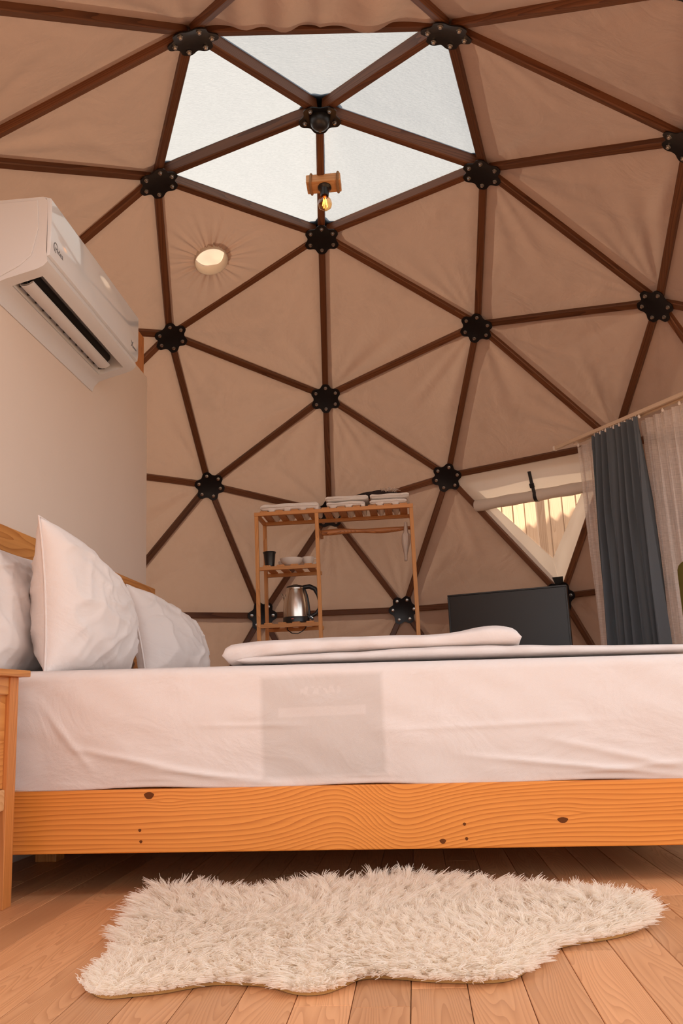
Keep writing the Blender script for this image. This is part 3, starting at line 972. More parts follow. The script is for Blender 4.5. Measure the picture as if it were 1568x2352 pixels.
part('folded_layer', duvet_layer([-.265 + i * .0110 for i in range(79)], up_t, lambda x: lo(x) - .012 - .025 * math.exp(-((x + .26) / .10) ** 2), -1.01, .34, 8), MT['sheet'], dv, smooth=True)

# ------------------------------------------------------------------ nightstand
ns = empty('nightstand', (-.89, -1.45, 0), 'narrow orange pine nightstand beside the bed head', 'nightstand')
X0, X1, Y0, Y1 = -1.025, -.75, -1.66, -1.268
part('top', MB().bx(X0 - .0, X1 + .024, Y0 - .02, Y1 + .018, .560, .577), MT['pine_y'], ns, bevel=.003, org=(-.9, -1.45, .57))
for x in (X0 + .02, X1 - .018):
    for y in (Y0 + .018, Y1 - .018):
        part('leg', MB().bx(x - .018, x + .018, y - .030 if y > -1.4 else y - .018, y + .018 if y > -1.4 else y + .030, 0, .560), MT['pine_z'], ns, bevel=.002, org=(x, y, .2))
for x in (X0 + .02, X1 - .016):
    sp = part('side_frame', MB().bx(x - .012, x + .012, Y0 + .048, Y1 - .048, .515, .560), MT['pine_y'], ns, bevel=.002)
    part('side_panel', MB().bx(x - .006, x + .004, Y0 + .048, Y1 - .048, .285, .515), MT['pine_y'], sp)
part('shelf', MB().bx(X0 + .005, X1 - .004, Y0 + .048, Y1 - .048, .232, .283), MT['pale_pine'], ns, bevel=.004)
part('back_rail', MB().bx(X0 + .038, X1 - .036, Y1 - .03, Y1 - .012, .50, .56), MT['pine'], ns)

# ------------------------------------------------------------------ sheepskin rug
OUT = [(-0.322, -1.924), (-0.325, -1.878), (-0.322, -1.738), (-0.366, -1.599), (-0.341, -1.575), (-0.38, -1.464), (-0.395, -1.290), (-0.361, -1.206), (-0.288, -1.273), (-0.191, -1.301), (-0.108, -1.326), (-0.028, -1.237), (0.072, -1.242), (0.167, -1.188), (0.267, -1.204), (0.363, -1.240), (0.45, -1.285), (0.54, -1.335), (0.640, -1.355), (0.722, -1.400), (0.755, -1.490), (0.720, -1.60), (0.680, -1.67), (0.617, -1.715), (0.555, -1.737), (0.498, -1.781), (0.47, -1.855), (0.423, -1.943), (0.376, -1.961), (0.274, -1.948), (0.235, -1.93), (0.168, -1.914), (0.144, -1.956), (0.11, -2.001), (0.059, -2.002), (0.013, -1.958), (-0.022, -1.945), (-0.085, -1.936), (-0.121, -1.953), (-0.161, -1.978), (-0.21, -1.991), (-0.252, -2.003), (-0.287, -1.98)]
def smooth_poly(p, it=2):
    for _ in range(it):
        q = []
        for i in range(len(p)):
            a, b = p[i], p[(i + 1) % len(p)]
            q += [(a[0] * .75 + b[0] * .25, a[1] * .75 + b[1] * .25), (a[0] * .25 + b[0] * .75, a[1] * .25 + b[1] * .75)]
        p = q
    return p
OUT = smooth_poly(OUT)
OA = np.array(OUT); OB = np.roll(OA, -1, 0)
def inside(P):
    x, y = P[:, 0][:, None], P[:, 1][:, None]
    c = ((OA[:, 1] > y) != (OB[:, 1] > y)) & (x < (OB[:, 0] - OA[:, 0]) * (y - OA[:, 1]) / (OB[:, 1] - OA[:, 1] + 1e-12) + OA[:, 0])
    return c.sum(1) % 2 == 1
def edge_dist(P):
    d = np.full(len(P), 9.0); near = np.zeros((len(P), 2))
    E_ = OB - OA; L2 = (E_ ** 2).sum(1) + 1e-12
    for i in range(len(OA)):
        t = np.clip(((P - OA[i]) @ E_[i]) / L2[i], 0, 1); q = OA[i] + t[:, None] * E_[i]
        dd = np.hypot(*(P - q).T); m = dd < d; d[m] = dd[m]; near[m] = q[m]
    return d, near
rug = empty('sheepskin_rug', (.15, -1.6, 0), 'cream long-haired sheepskin rug lying on the planks before the bed', 'rug')
hm = MB(); cxy = OA.mean(0)
def inset(P_, d):
    T = np.roll(P_, -1, 0) - np.roll(P_, 1, 0); T = T / (np.hypot(*T.T)[:, None] + 1e-9)
    ar_ = np.sum(P_[:, 0] * np.roll(P_[:, 1], -1) - np.roll(P_[:, 0], -1) * P_[:, 1])
    return P_ + np.column_stack((-T[:, 1], T[:, 0])) * d * (1 if ar_ > 0 else -1)
hide = MB().prism([tuple(p) for p in inset(OA, .008)], 2, .001, .006)
tag(part('hide', hide, MT['leather'], rug), 'ochre leather edge of the hide')
wl_ = MB().prism([tuple(p) for p in inset(OA, .012)], 2, .006, .012)
part('underwool', wl_, MT['hide'], rug)
NS = 110000
P = []
while len(P) < NS:
    q = np.column_stack((rng.uniform(-.42, .74, NS), rng.uniform(-2.02, -1.17, NS))); q = q[inside(q)]
    P = q if len(P) == 0 else np.vstack((P, q))
P = P[:NS]
ed, near = edge_dist(P)
ci = np.empty(NS, int)
GS = .014                                       # tufts on a jittered grid
gi = np.floor(P / GS).astype(int); gi -= gi.min(0); nx_ = gi[:, 0].max() + 3; ny_ = gi[:, 1].max() + 3
jit = rng.uniform(0, 1, (nx_, ny_, 2)); org_ = np.floor(P.min(0) / GS)
best = np.full(NS, 9.0)
for dx in (-1, 0, 1):
    for dy in (-1, 0, 1):
        qx, qy = np.clip(gi[:, 0] + dx, 0, nx_ - 1), np.clip(gi[:, 1] + dy, 0, ny_ - 1)
        cxy_ = (np.column_stack((qx, qy)) + jit[qx, qy] + org_) * GS
        dd = ((cxy_ - P) ** 2).sum(1); m = dd < best; best[m] = dd[m]; ci[m] = (qx * ny_ + qy)[m]
NCL = nx_ * ny_
cl = (np.stack(np.meshgrid(np.arange(nx_), np.arange(ny_), indexing='ij'), -1) + jit + org_).reshape(-1, 2) * GS
base_dir = np.column_stack((np.cos(P[:, 0] * 7 + 2 * np.sin(P[:, 1] * 6)) * .5 + .1, np.sin(P[:, 1] * 8 + P[:, 0] * 5) * .5 - .1))
outw = (near - P) / (ed[:, None] + 1e-6)
kf = np.exp(-ed / .05)[:, None]
cld = rng.normal(0, .30, (NCL, 2))
hd = base_dir * .7 + cld[ci] + outw * kf * .9 + rng.normal(0, .12, (NS, 2))
Lh = rng.uniform(.034, .062, NS) * (1 - .30 * np.exp(-ed / .02)) * (1 + .2 * rng.normal(0, 1, NCL)[ci])
# longer, upright wool along the ridge and the side towards the bed
ridge = np.clip((P[:, 1] + 1.75) / .45, 0, 1)
Lh *= .80 + .38 * ridge
elev = np.clip(.32 + .42 * ridge + rng.normal(0, .12, NS), .15, 1.1)
toc = (cl[ci] - P)
pts = np.zeros((NS, 5, 3))
phase = rng.uniform(0, 6.3, NCL)[ci]
for j in range(5):
    s = j / 4
    bend = 1 - .55 * s
    hx = Lh * s
    up = hx * np.sin(np.arctan(elev * 1.3)) * bend ** .35
    curl = .0035 * np.sin(s * 7 + phase)
    pts[:, j, 0] = P[:, 0] + hd[:, 0] * hx * .62 * (.35 + .65 * s) + toc[:, 0] * s * .5 + curl
    pts[:, j, 1] = P[:, 1] + hd[:, 1] * hx * .62 * (.35 + .65 * s) + toc[:, 1] * s * .5
    pts[:, j, 2] = .008 + up
pts[:, :, 2] = np.maximum(pts[:, :, 2], .004)
rl0 = np.array(rug.location)
hc = bpy.data.hair_curves.new('fur')
hc.add_curves([5] * NS)
hc.attributes['position'].data.foreach_set('vector', (pts - rl0).astype(np.float32).ravel())
ra = hc.attributes.get('radius') or hc.attributes.new('radius', 'FLOAT', 'POINT')
rr = np.tile(np.array([.0009, .00085, .0008, .0006, .0003], np.float32), NS)
ra.data.foreach_set('value', rr)
hc.materials.append(MT['fur'])
fo = bpy.data.objects.new('fur', hc); COL.objects.link(fo); fo.parent = rug; fo['kind'] = 'stuff'

# ------------------------------------------------------------------ air conditioner
ac = empty('air_conditioner', (WX, -.49, 1.82), 'white split air conditioner mounted high on the cream wall', 'air conditioner')
ay0, ay1 = -.956, -.015
prof_front = [(-.862, 2.163), (-.840, 2.156), (-.835, 2.146), (-.835, 1.975), (-.838, 1.948)]
under_a = [(-.838, 1.944), (-.845, 1.925), (-.858, 1.911), (-.882, 1.900)]
under_b = [(-.988, 1.873), (-1.01, 1.865), (-1.03, 1.845), (WX + .002, 1.822)]
# casing: closed shell with the outlet recess
cs = MB()
poly_full = [(WX + .002, 2.163), (-.866, 2.163)] + [(-.855, 2.155), (-.850, 2.14), (-.848, 1.975), (-.848, 1.944)] + under_a[1:] + under_b
slot0, slot1 = -.905, -.075
for (a, b) in ((ay0, slot0), (slot1, ay1)): cs.prism(poly_full, 1, a, b)
rec = [(WX + .002, 2.163), (-.866, 2.163), (-.855, 2.155), (-.850, 2.14), (-.848, 1.975), (-.848, 1.944)] + under_a[1:] + [(-.895, 1.955), (-.935, 1.985), (-.975, 1.965)] + under_b
cs.prism(rec, 1, slot0, slot1)
part('casing', cs, MT['white_plastic'], ac, smooth='auto')
inn = MB(); rows = []
for (x, z) in [(-.8845, 1.903), (-.896, 1.952), (-.935, 1.982), (-.974, 1.962), (-.986, 1.876)]:
    rows.append([(x + .001, slot0 + .001, z - .0015), (x + .001, slot1 - .001, z - .0015)])
inn.quadgrid(rows)
out_ = part('outlet', inn, MT['white_plastic'], ac)
for i in range(13):
    y = slot0 + .035 + i * (slot1 - slot0 - .07) / 12
    part('vane', MB().bx(-.978, -.952, y - .003, y + .003, 1.885, 1.965), MT['dark'], out_)
part('fan_drum', MB().tube([(-.955, slot0 + .01, 1.945), (-.955, slot1 - .01, 1.945)], .020, 14), MT['dark'], out_, smooth='auto')
lv = MB(); rows = []
for i in range(9):
    f = i / 8; x = -.922 - .046 * f; z = 1.889 - .006 * f - .008 * math.sin(f * PI)
    rows.append([(x, slot0 + .015, z), (x, slot1 - .055, z)])
rows += [[(p[0][0], p[0][1], p[0][2] + .006), (p[1][0], p[1][1], p[1][2] + .006)] for p in rows[::-1]]
lv.quadgrid(rows, closed_u=True)
lf = part('louver', lv, MT['white_plastic'], ac, smooth='auto')
fp = MB(); prr = [(-.866, 2.163)] + prof_front[1:] + [(-.848, 1.944), (-.852, 1.96), (-.852, 2.145)]
fp.prism(prr, 1, ay0, ay1)
tag(part('front_panel', fp, MT['gloss_white'], ac, bevel=.002, smooth='auto'), 'glossy white front panel')
part('end_cap', MB().prism([(WX + .012, 2.15), (-.885, 2.15), (-.878, 2.05), (-.90, 1.95), (-.94, 1.915), (WX + .012, 1.87)], 1, ay0 - .004, ay0), MT['white_plastic'], ac, bevel=.0015)
def text_part(name, body, size, M, root, mat):
    cu = bpy.data.curves.new(name, 'FONT'); cu.body = body; cu.size = size; cu.extrude = .0003; cu.resolution_u = 2
    o = bpy.data.objects.new('tmp', cu); COL.objects.link(o)
    dg = bpy.context.evaluated_depsgraph_get(); dg.update()
    me = bpy.data.meshes.new_from_object(o.evaluated_get(dg)); bpy.data.objects.remove(o)
    me.materials.clear()
    return link(name, me, mat, root, matrix=Matrix.Translation(-root_world(root)) @ M)
MF = Matrix(((0, 0, 1, 0), (1, 0, 0, 0), (0, 1, 0, 0), (0, 0, 0, 1)))       # text x -> +y, up -> z, faces +x
tm = Matrix.Translation((-.8346, -.928, 1.982)) @ MF
text_part('lettering', 'idea', .030, Matrix.Translation((-.8346, -.903, 1.980)) @ MF, ac, MT['ink'])
ar = MB(); pth = [(-.8346, -.917 + .016 * math.cos(a), 1.993 + .017 * math.sin(a)) for a in [math.radians(d) for d in range(20, 300, 14)]]
ar.tube(pth, [.0006 + .0012 * math.sin(i / len(pth) * PI) for i in range(len(pth))], 6)
part('logo', ar, MT['ink'], ac)
text_part('lettering', 'M', .022, Matrix.Translation((-.8346, -.920, 1.982)) @ MF, ac, MT['ink'])
text_part('lettering', 'X', .040, Matrix.Translation((-.8346, -.115, 1.978)) @ MF, ac, MT['ink'])
text_part('lettering', 'treme', .018, Matrix.Translation((-.8346, -.088, 1.980)) @ MF, ac, MT['ink'])

# ------------------------------------------------------------------ ceiling lamp
lp = empty('ceiling_lamp', (-.026, .42, 3.03), 'bare filament bulb under a roped wooden block below the skylight', 'lamp')
Lx, Ly, Lz = -.026, .41, 3.005
ta = math.radians(-10)
MR = Matrix.Rotation(ta, 3, 'X')
part('block', MB().box((Lx, Ly, Lz), (.172, .085, .048), MR), MT['pale_pine'], lp, bevel=.005, org=(Lx, Ly, Lz))
for sx in (-.062, .072):
    ring = []
    for k in range(29):
        a = k * 2 * PI / 28
        q = MR @ Vector((0, .048 * (abs(math.cos(a)) ** .45) * (1 if math.cos(a) > 0 else -1), .031 * (abs(math.sin(a)) ** .45) * (1 if math.sin(a) > 0 else -1)))
        ring.append((Lx + sx + .004 * math.sin(a), Ly + q.y, Lz + q.z))
    part('rope_tie', MB().tube(ring, .0062, 8, False), MT['rope'], lp, smooth=True, org=(Lx + sx, Ly, Lz))
sk = MB().lathe([(.034, -.024), (.034, -.030), (.024, -.040), (.021, -.070), (.019, -.082)], (Lx + .003, Ly, Lz), 24, MR)
part('socket', sk, MT['black_plastic'], lp, smooth='auto')
bb = [(.013, -.078), (.014, -.088), (.022, -.098), (.032, -.112), (.0355, -.128), (.032, -.145), (.020, -.158), (.006, -.163), (.0004, -.1635)]
bo = part('bulb', MB().lathe(bb, (Lx + .003, Ly, Lz), 28, MR), MT['bulb'], lp, smooth=True)
for k in range(4):
    a = k * PI / 2 + .5
    p0 = MR @ Vector((.006 * math.cos(a), .006 * math.sin(a), -.098)); p1 = MR @ Vector((.013 * math.cos(a), .013 * math.sin(a), -.145))
    c0 = Vector((Lx + .003, Ly, Lz))
    part('filament', MB().tube([c0 + p0, c0 + p1], .0017, 6), MT['filament'], bo)
part('bulb_cap', MB().lathe([(.013, -.076), (.0135, -.090), (.010, -.092)], (Lx + .003, Ly, Lz), 20, MR), plain('copper_cap', (.55, .20, .06), .3, 1), bo, smooth='auto')
part('hanger', MB().tube([(Lx, Ly - .01, Lz + .02), (Lx, Ly - .01, 3.055)], .006, 8), MT['black_plastic'], lp)

# ------------------------------------------------------------------ shelf rack with its things
SX0, SX1, SXM, SY0, SY1 = -.612, .320, -.247, 1.60, 1.90
sh = empty('shelf_rack', (-.15, 1.75, 0), 'slatted pine clothes rack with shelves standing behind the bed', 'clothes rack')
th = .022
ZT = 1.590
for x in (SX0, SXM, SX1):
    for y in (SY0, SY1):
        if x == SXM and y == SY1: continue
        part('post', MB().bx(x - th / 2, x + th / 2, y - th / 2, y + th / 2, 0, ZT - .012), MT['shelf_z'], sh, bevel=.002, org=(x, y, .8))
for y in (SY0, SY1):
    part('top_rail', MB().bx(SX0 - .012, SX1 + .012, y - .013, y + .013, ZT - .012, ZT + .010), MT['shelf_x'], sh, bevel=.002, org=(-.15, y, ZT))
for x in (SX0, SX1):
    part('end_rail', MB().bx(x - .011, x + .011, SY0 + .013, SY1 - .013, ZT - .010, ZT + .010), MT['shelf_y'], sh, bevel=.002, org=(x, 1.75, ZT))
slat_t = MB().box((0, 0, 0), (.046, SY1 - SY0 + .01, .009)).mesh('slat', bevel=.0015, segs=1)
for i in range(10):
    x = SX0 + .045 + i * (SX1 - SX0 - .09) / 9
    link('slat', slat_t, MT['shelf_y'], sh, loc=Vector((x, 1.75, ZT + .0145)) - sh.location)
SHZ = (1.272, .930, .50, .14)
for z in SHZ:
    for y in (SY0, SY1):
        part('shelf_rail', MB().bx(SX0 + th / 2, SXM - th / 2, y - .010, y + .010, z - .026, z - .004), MT['shelf_x'], sh, bevel=.002, org=(-.4, y, z))
    for i in range(4):
        x = SX0 + .055 + i * .083
        link('slat', slat_t, MT['shelf_y'], sh, loc=Vector((x, 1.75, z)) - sh.location)
SHT = lambda z: z + .0045
rod = MB(); pth, rr_ = [], []
for i in range(25):
    f = i / 24; x = SXM + .012 + (SX1 - SXM - .024) * f
    pth.append((x, 1.75, 1.482 + .004 * math.sin(f * 7))); rr_.append(.017 + .003 * math.sin(f * 11) - .003 * f)
rod.tube(pth, rr_, 12)
tag(part('hanging_rod', rod, MT['live_edge'], sh, smooth='auto', org=(0, 1.75, 1.48)), 'streaky live-edge wooden rod')
for x in (SXM, SX1):
    part('rod_bracket', MB().bx(x - .009, x + .009, SY0 + .011, SY1 - .011, 1.470, 1.494), MT['shelf_y'], sh, bevel=.002)

def towel(x0, x1, y0, y1, z, h, label, seed, group):
    mb = MB(); n, ns = 90, 28; rows = []
    for i in range(n + 1):
        f = i / n; x = x0 + (x1 - x0) * f; row = []
        ek = min(1, min(f, 1 - f) * 14 + .25) ** .5
        for k in range(ns):
            a = k * 2 * PI / ns; ca, sa = math.cos(a), math.sin(a)
            yy = (y0 + y1) / 2 + (y1 - y0) / 2 * (abs(ca) ** .3) * (1 if ca > 0 else -1)
            zz = z + h / 2 + h / 2 * ek * (abs(sa) ** .5) * (1 if sa > 0 else -1)
            if sa > 0: zz += .006 * mnoise.noise(Vector((x * 12, yy * 10, seed))) - .002
            elif z < ZT + .03:
                gp_ = ((x - (SX0 + .045)) / ((SX1 - SX0 - .09) / 9)) % 1.0
                zz -= .026 * max(0, math.sin(PI * (gp_ - .27) / .46)) ** .7 * (1 if .27 < gp_ < .73 else 0) * max(0, 1 - (ca * 1.0) ** 4)
            yy += .006 * mnoise.noise(Vector((x * 9, zz * 30, seed + 3)))
            row.append((x, yy, zz))
        rows.append(row)
    b = mb.quadgrid(rows, closed_v=True)
    mb.f.append(tuple(b + k for k in range(ns))); m = b + n * ns; mb.f.append(tuple(m + k for k in range(ns - 1, -1, -1)))
    o = thing1('folded_towel', mb, MT['towel'], ((x0 + x1) / 2, (y0 + y1) / 2, z), label, 'towel', group, smooth=True)
    fb = MB(); fb.tube([(x0 + .006, y0 - .001, z + h * .42), ((x0 + x1) / 2, y0 - .002, z + h * .46), (x1 - .006, y0 - .001, z + h * .40)], .0035, 6)
    part('fold_edge', fb, MT['towel'], o, smooth=True)
    return o
zt = ZT + .0195
tw = 'white towels on the rack'
towel(-.59, -.235, 1.61, 1.86, zt, .050, 'wide single white towel folded on the rack above the shelves', 1, tw)
towel(-.185, .045, 1.60, 1.86, zt, .036, 'lower folded white towel of the pair in the middle of the rack top', 2, tw)
towel(-.192, .066, 1.61, 1.86, zt + .037, .036, 'upper folded white towel of the pair in the middle of the rack top', 3, tw)
towel(.075, .297, 1.60, 1.86, zt, .036, 'lower folded white towel of the pair beside the corner post', 4, tw)
towel(.078, .312, 1.61, 1.86, zt + .037, .036, 'upper folded white towel of the pair beside the corner post', 5, tw)
# dark frayed bundle lying on the towels
db = empty('dark_bundle', (.10, 1.74, zt + .075), 'dark cloth bundle with a frayed pale end lying on the folded towels', 'cloth')
mb = MB(); rows = []
for i in range(19):
    f = i / 18; x = -.03 + .30 * f; row = []
    for k in range(16):
        a = k * 2 * PI / 16; w = .055 * math.sin(PI * (.08 + .84 * f)) ** .6; hgt = .017 * math.sin(PI * (.1 + .8 * f)) + .003
        row.append((x, 1.745 + w * math.cos(a) + .008 * math.sin(x * 40), zt + .075 + hgt + hgt * math.sin(a) + .003 * math.sin(x * 60 + k) * (1 if math.sin(a) > .2 else 0)))
    rows.append(row)
b = mb.quadgrid(rows, closed_v=True); mb.f.append(tuple(b + k for k in range(16))); mb.f.append(tuple(b + 18 * 16 + k for k in range(15, -1, -1)))
part('cloth', mb, MT['net'], db, smooth=True)
rq = random.Random(9)
fg = MB()
for i in range(26):
    x = .17 + rq.uniform(-.03, .06); y = 1.70 + rq.uniform(-.03, .05); z = zt + .100
    fg.tube([(x, y, z), (x + rq.uniform(-.02, .03), y - .01, z + rq.uniform(.004, .018)), (x + rq.uniform(-.01, .07), y - .015, z + rq.uniform(-.01, .012))], .0014, 5)
tag(part('fringe', fg, MT['tassel'], db), 'pale frayed fringe', kind='stuff')

# black cup, white crockery
z1 = SHT(SHZ[0])
cup = MB().lathe([(.026, 0), (.028, .002), (.036, .078), (.039, .084), (.0395, .088), (.036, .088), (.034, .080), (.025, .008), (.001, .006)], (-.548, 1.66, z1), 32)
co = empty('black_cup', (-.548, 1.66, z1), 'tapered matt black cup on the upper small shelf', 'cup')
part('body', cup, MT['black_plastic'], co, smooth='auto')
part('rim', MB().lathe([(.0385, .083), (.0405, .086), (.0395, .090), (.036, .089)], (-.548, 1.66, z1), 32), MT['black_plastic'], co, smooth='auto')
def cuplet(x, y, lab, s=1.0):
    o = empty('white_cup', (x, y, z1), lab, 'cup')
    part('body', MB().lathe([(.020 * s, 0), (.022 * s, .004), (.033 * s, .030 * s), (.036 * s, .050 * s), (.033 * s, .050 * s), (.029 * s, .03 * s), (.018 * s, .007), (.001, .006)], (x, y, z1), 28), MT['ceramic'], o, smooth='auto')
    hp_ = [(x + .033 * s + .018 * s * math.sin(a), y, z1 + .028 * s + .014 * s * math.cos(a)) for a in [i * PI / 8 for i in range(9)]]
    part('handle', MB().tube(hp_, .004 * s, 8), MT['ceramic'], o, smooth='auto')
cuplet(-.480, 1.77, 'small white cup standing behind the black cup', .9)
bw = empty('white_bowl', (-.415, 1.66, z1), 'shallow white bowl between the cups on the upper small shelf', 'bowl')
part('body', MB().lathe([(.036, 0), (.042, .003), (.064, .022), (.071, .042), (.068, .043), (.060, .026), (.038, .008), (.001, .007)], (-.415, 1.66, z1), 36), MT['ceramic'], bw, smooth='auto')
part('foot_ring', MB().lathe([(.034, .0), (.036, -.0), (.036, .004), (.034, .004)], (-.415, 1.66, z1 + .0005), 30), MT['ceramic'], bw)
cuplet(-.318, 1.70, 'white cup beside the bowl at the inner post', 1.05)

# kettle
z2 = SHT(SHZ[1])
kx, ky = -.402, 1.70
kt = empty('kettle', (kx, ky, z2), 'brushed steel electric kettle with black handle on the lower shelf', 'kettle')
body = [(.077, .034), (.0775, .045), (.077, .08), (.0735, .12), (.067, .16), (.058, .195), (.054, .203)]
part('body', MB().lathe(body, (kx, ky, z2), 48), MT['steel'], kt, smooth='auto')
part('collar', MB().lathe([(.0545, .201), (.056, .207), (.054, .212)], (kx, ky, z2), 40), MT['steel'], kt, smooth='auto')
part('base', MB().lathe([(.074, .0), (.079, .003), (.0795, .030), (.078, .035)], (kx, ky, z2), 48), MT['black_plastic'], kt, smooth='auto')
ld = part('lid', MB().lathe([(.055, .211), (.053, .219), (.040, .224), (.022, .2255), (.014, .231), (.004, .232)], (kx, ky, z2), 36), MT['black_plastic'], kt, smooth='auto')
pth = [(kx + .045, ky, z2 + .212), (kx + .085, ky, z2 + .216), (kx + .118, ky, z2 + .200), (kx + .137, ky, z2 + .160), (kx + .145, ky, z2 + .115), (kx + .140, ky, z2 + .080), (kx + .122, ky, z2 + .052), (kx + .098, ky, z2 + .040), (kx + .075, ky, z2 + .036)]
part('handle', MB().tube(pth, [.013, .015, .0145, .012, .010, .011, .0125, .013, .012], 12), MT['black_plastic'], kt, smooth='auto')
part('handle_spine', MB().tube([(kx + .052, ky, z2 + .205), (kx + .066, ky, z2 + .165), (kx + .074, ky, z2 + .12), (kx + .078, ky, z2 + .07), (kx + .078, ky, z2 + .035)], .008, 10), MT['black_plastic'], kt, smooth='auto')
sp_ = MB(); rows = []
for (r, zz, ex) in ((.004, .135, -.071), (.010, .155, -.074), (.016, .172, -.083), (.015, .180, -.086)):
    rows.append([(kx + ex + r * math.cos(a) * .5, ky + r * math.sin(a), z2 + zz) for a in [k * 2 * PI / 12 for k in range(12)]])
sp_.quadgrid(rows, closed_v=True)
part('spout', sp_, MT['steel'], kt, smooth='auto')
part('power_light', MB().box((kx - .012, ky - .0795, z2 + .020), (.014, .004, .007)), MT['red'], kt, bevel=.001)
sw_ = part('switch', MB().box((kx + .085, ky - .01, z2 + .028), (.045, .028, .012), Matrix.Rotation(.6, 3, 'Y')), MT['black_plastic'], kt, bevel=.003)
part('switch_edge', MB().box((kx + .096, ky - .022, z2 + .030), (.018, .004, .003), Matrix.Rotation(.6, 3, 'Y')), MT['bolt'], sw_)
cd_ = [(kx - .055, ky + .03, z2 + .004), (kx - .06, ky + .02, z2 - .035), (kx - .03, ky + .01, z2 - .058), (kx + .005, ky + .01, z2 - .062), (kx + .03, ky + .012, z2 - .05), (kx + .05, ky + .03, z2 - .03), (kx + .055, ky + .06, z2 + .003)]
part('cord', MB().tube(cd_, .0032, 8), MT['black_plastic'], kt, smooth='auto')

# pale bunched netting hung from the rod
hg = empty('hanging_bundle', (.282, 1.66, 1.48), 'pale netting bunched and hung at the corner post of the rack', 'netting')
mb = MB(); rows = []
for i in range(16):
    f = i / 15; z = 1.50 - .235 * f; r = .010 + .020 * math.sin(PI * min(1, f * 1.15)) ** 1.5 * (1 if f > .3 else .4)
    rows.append([(.283 - .012 * f + r * .8 * math.cos(a) * (1 + .25 * math.sin(5 * a + f * 4)), 1.645 + r * math.sin(a) * (1 + .25 * math.sin(5 * a)), z) for a in [k * 2 * PI / 20 for k in range(20)]])
b = mb.quadgrid(rows, closed_v=True); mb.f.append(tuple(b + k for k in range(20))); mb.f.append(tuple(b + 15 * 20 + k for k in range(19, -1, -1)))
part('bag', mb, MT['tassel'], hg, smooth=True)
part('string', MB().tube([(.283, 1.655, 1.495), (.281, 1.70, 1.506), (.278, 1.75, 1.503), (.280, 1.775, 1.48)], .0025, 6), MT['tassel'], hg)

# ------------------------------------------------------------------ television on a low console
ta_, tb_ = Vector((.512, 1.90, 0)), Vector((1.196, 1.67, 0))
tx = (tb_ - ta_).normalized(); ty = Vector((-tx.y, tx.x, 0))       # ty points away from the camera
tw_ = (tb_ - ta_).length; TH = .42; TZ1 = 1.077
tv = empty('television', ((ta_ + tb_) / 2) + Vector((0, 0, .62)), 'flat black television standing behind the foot of the bed', 'television')
TM = Matrix((tx, ty, Vector((0, 0, 1)))).transposed()
tc = (ta_ + tb_) / 2
def tvbox(name, cx, cy, cz, sx, sy, sz, mat, root, bevel=.002):
    p = tc + tx * cx + ty * cy + Vector((0, 0, cz))
    return part(name, MB().box(tuple(p), (sx, sy, sz), TM), mat, root, bevel=bevel)
tvbox('housing', 0, .022, TZ1 - TH / 2, tw_, .035, TH, MT['black_plastic'], tv, .004)
bz = tvbox('bezel', 0, .002, TZ1 - .005, tw_, .012, .010, MT['black_plastic'], tv)
tvbox('bezel', 0, .002, TZ1 - TH + .008, tw_, .012, .016, MT['black_plastic'], tv)
for sx in (-1, 1): tvbox('bezel', sx * (tw_ / 2 - .005), .002, TZ1 - TH / 2, .010, .012, TH - .026, MT['black_plastic'], tv)
tag(tvbox('screen', 0, .0035, TZ1 - TH / 2, tw_ - .02, .004, TH - .026, MT['screen'], tv, 0), 'dark switched-off screen')
for sx in (-1, 1): tvbox('foot', sx * .24, .02, .637, .03, .18, .034, MT['black_plastic'], tv)
cn = empty('console', tc, 'low pine console under the television', 'console')
tvbox('top', 0, .03, .605, .85, .30, .028, MT['pine'], cn)
for sx in (-1, 1):
    for sy in (-.10, .15): tvbox('leg', sx * .39, sy, .2955, .04, .04, .591, MT['pine_z'], cn)
tvbox('shelf', 0, .03, .25, .80, .26, .02, MT['pine'], cn)

# ------------------------------------------------------------------ curtains on a cream rail
RP = Vector((1.184, 1.482, 1.85)); ru = Vector((.5006, -.8657, 0)); rn = Vector((.8657, .5006, 0))   # rn: away from the room
def onr(s, off=0, z=1.85): return Vector((RP.x + ru.x * s + rn.x * off, RP.y + ru.y * s + rn.y * off, z))
rail = empty('curtain_rail', onr(.7, 0), 'cream double curtain track running across the corner of the dome', 'curtain rail')
RMt = Matrix((ru, rn, Vector((0, 0, 1)))).transposed()
for off in (-.012, .030):
    part('track', MB().box(tuple(onr(.82 if off < 0 else .90, off, 1.852)), (1.64 if off < 0 else 1.48, .018, .020), RMt), MT['rail'], rail, bevel=.003)
    part('end_cap', MB().box(tuple(onr(.0 if off < 0 else .13, off, 1.851)), (.012, .024, .026), RMt), MT['clear_plastic'], rail, bevel=.003)
part('bridge', MB().box(tuple(onr(.9, .009, 1.860)), (1.40, .03, .006), RMt), MT['rail'], rail)
hk = onr(.36, .02, 1.862)
hy = W(('f', 0, 5, 1) if ('f', 0, 5, 1) in HUB else ('f', 0, 1, 5)) if False else W(h_ca)
part('bracket', MB().tube([hk, hk + Vector((.01, .02, .02)), hk.lerp(hy, .5) + Vector((0, 0, .01)), hy], .004, 8), MT['bolt'], rail, smooth=True)
part('bracket_clip', MB().box(tuple(hk), (.035, .03, .012), RMt), MT['bolt'], rail, bevel=.003)
gl_me = MB().lathe([(.005, -.017), (.0075, -.012), (.0075, -.004), (.004, 0), (.004, .006)], n=10).mesh('glider', smooth='auto')
gl = [(s, -.012) for s in np.linspace(.34, .67, 17)] + [(s, .030) for s in (.15, .79, .90, 1.02, 1.14, 1.26, 1.38, 1.5)]
for s, off in gl:
    link('glider', gl_me, MT['clear_plastic'], rail, loc=onr(s, off, 1.839) - rail.location)

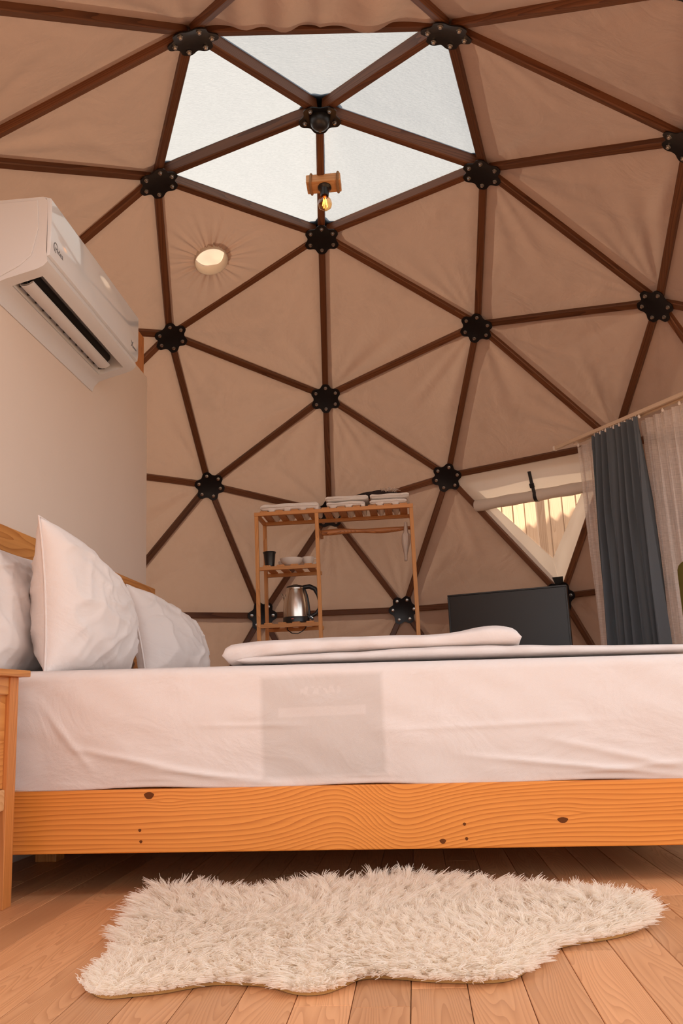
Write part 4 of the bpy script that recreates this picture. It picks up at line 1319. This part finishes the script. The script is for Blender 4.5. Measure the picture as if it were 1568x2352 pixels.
def curtain(name, s_top, s_bot, zt_, zb_, off, npl, amp, mat, label, seed, hem=True, extra=None):
    rg = random.Random(seed)
    nu, nv = npl * 14, 46
    phs = [rg.uniform(-.5, .5) for _ in range(npl + 2)]
    rows = []
    for j in range(nv + 1):
        g = j / nv; z = zt_ + (zb_ - zt_) * g; row = []
        k = g ** .8
        for i in range(nu + 1):
            f = i / nu
            s = (s_top[0] + (s_top[1] - s_top[0]) * f) * (1 - k) + (s_bot[0] + (s_bot[1] - s_bot[0]) * f) * k
            ph = f * npl * 2 * PI
            a = amp * (.55 + .65 * min(1, g * 4)) * (1 + .45 * phs[int(f * npl)])
            d = a * math.sin(ph + .9 * mnoise.noise(Vector((f * 5, g * 2.2, seed)))) + .35 * a * math.sin(2.3 * ph + 5 * g + seed)
            sl = .25 * a * math.cos(ph * 1.0 + seed) 
            p = onr(s + sl, off + d, z)
            row.append(p)
        rows.append(row)
    mb = MB(); mb.quadgrid(rows)
    org = onr((s_bot[0] + s_bot[1]) / 2, off, zb_)
    o = thing1(name, mb, mat, org, label, 'curtain', smooth=True)
    if hem:
        hm_ = MB(); hm_.quadgrid([[p + rn * -.0022 for p in r] for r in rows[:3]])
        part('heading_tape', hm_, mat, o, smooth=True)
    return o
curtain('curtain', (.325, .675), (.255, .715), 1.832, .03, -.018, 7, .030, MT['blue'], 'slate blue linen curtain hanging gathered from the cream track', 4)
curtain('sheer_curtain', (.130, .40), (.150, .38), 1.825, .03, .042, 4, .012, MT['sheer'], 'narrow white sheer curtain strip beside the triangular window', 6)
curtain('sheer_curtain', (.625, 1.40), (.655, 1.40), 1.828, .03, .042, 13, .018, MT['sheer'], 'wide white sheer curtain spread along the cream track behind the armchair', 8)

# ------------------------------------------------------------------ olive armchair
am = empty('armchair', (1.56, -.55, 0), 'olive upholstered armchair beside the foot of the bed', 'armchair')
def soft(name, c, d, r, root, rz=0, rx=0):
    M = Matrix.Rotation(rz, 3, 'Z') @ Matrix.Rotation(rx, 3, 'Y')
    return part(name, MB().box(c, d, M), MT['olive'], root, bevel=r, smooth=True, segs=5)
soft('backrest', (1.545, -.335, .648), (.60, .13, .52), .05, am)
soft('seat', (1.55, -.62, .40), (.42, .46, .15), .05, am)
soft('armrest', (1.30, -.62, .50), (.09, .46, .24), .04, am)
soft('armrest', (1.80, -.62, .50), (.09, .46, .24), .04, am)
for x in (1.31, 1.79):
    for y in (-.80, -.36):
        part('leg', MB().lathe([(.014, 0), (.022, .33)], (x, y, 0), 14), MT['pine_z'], am, smooth='auto')
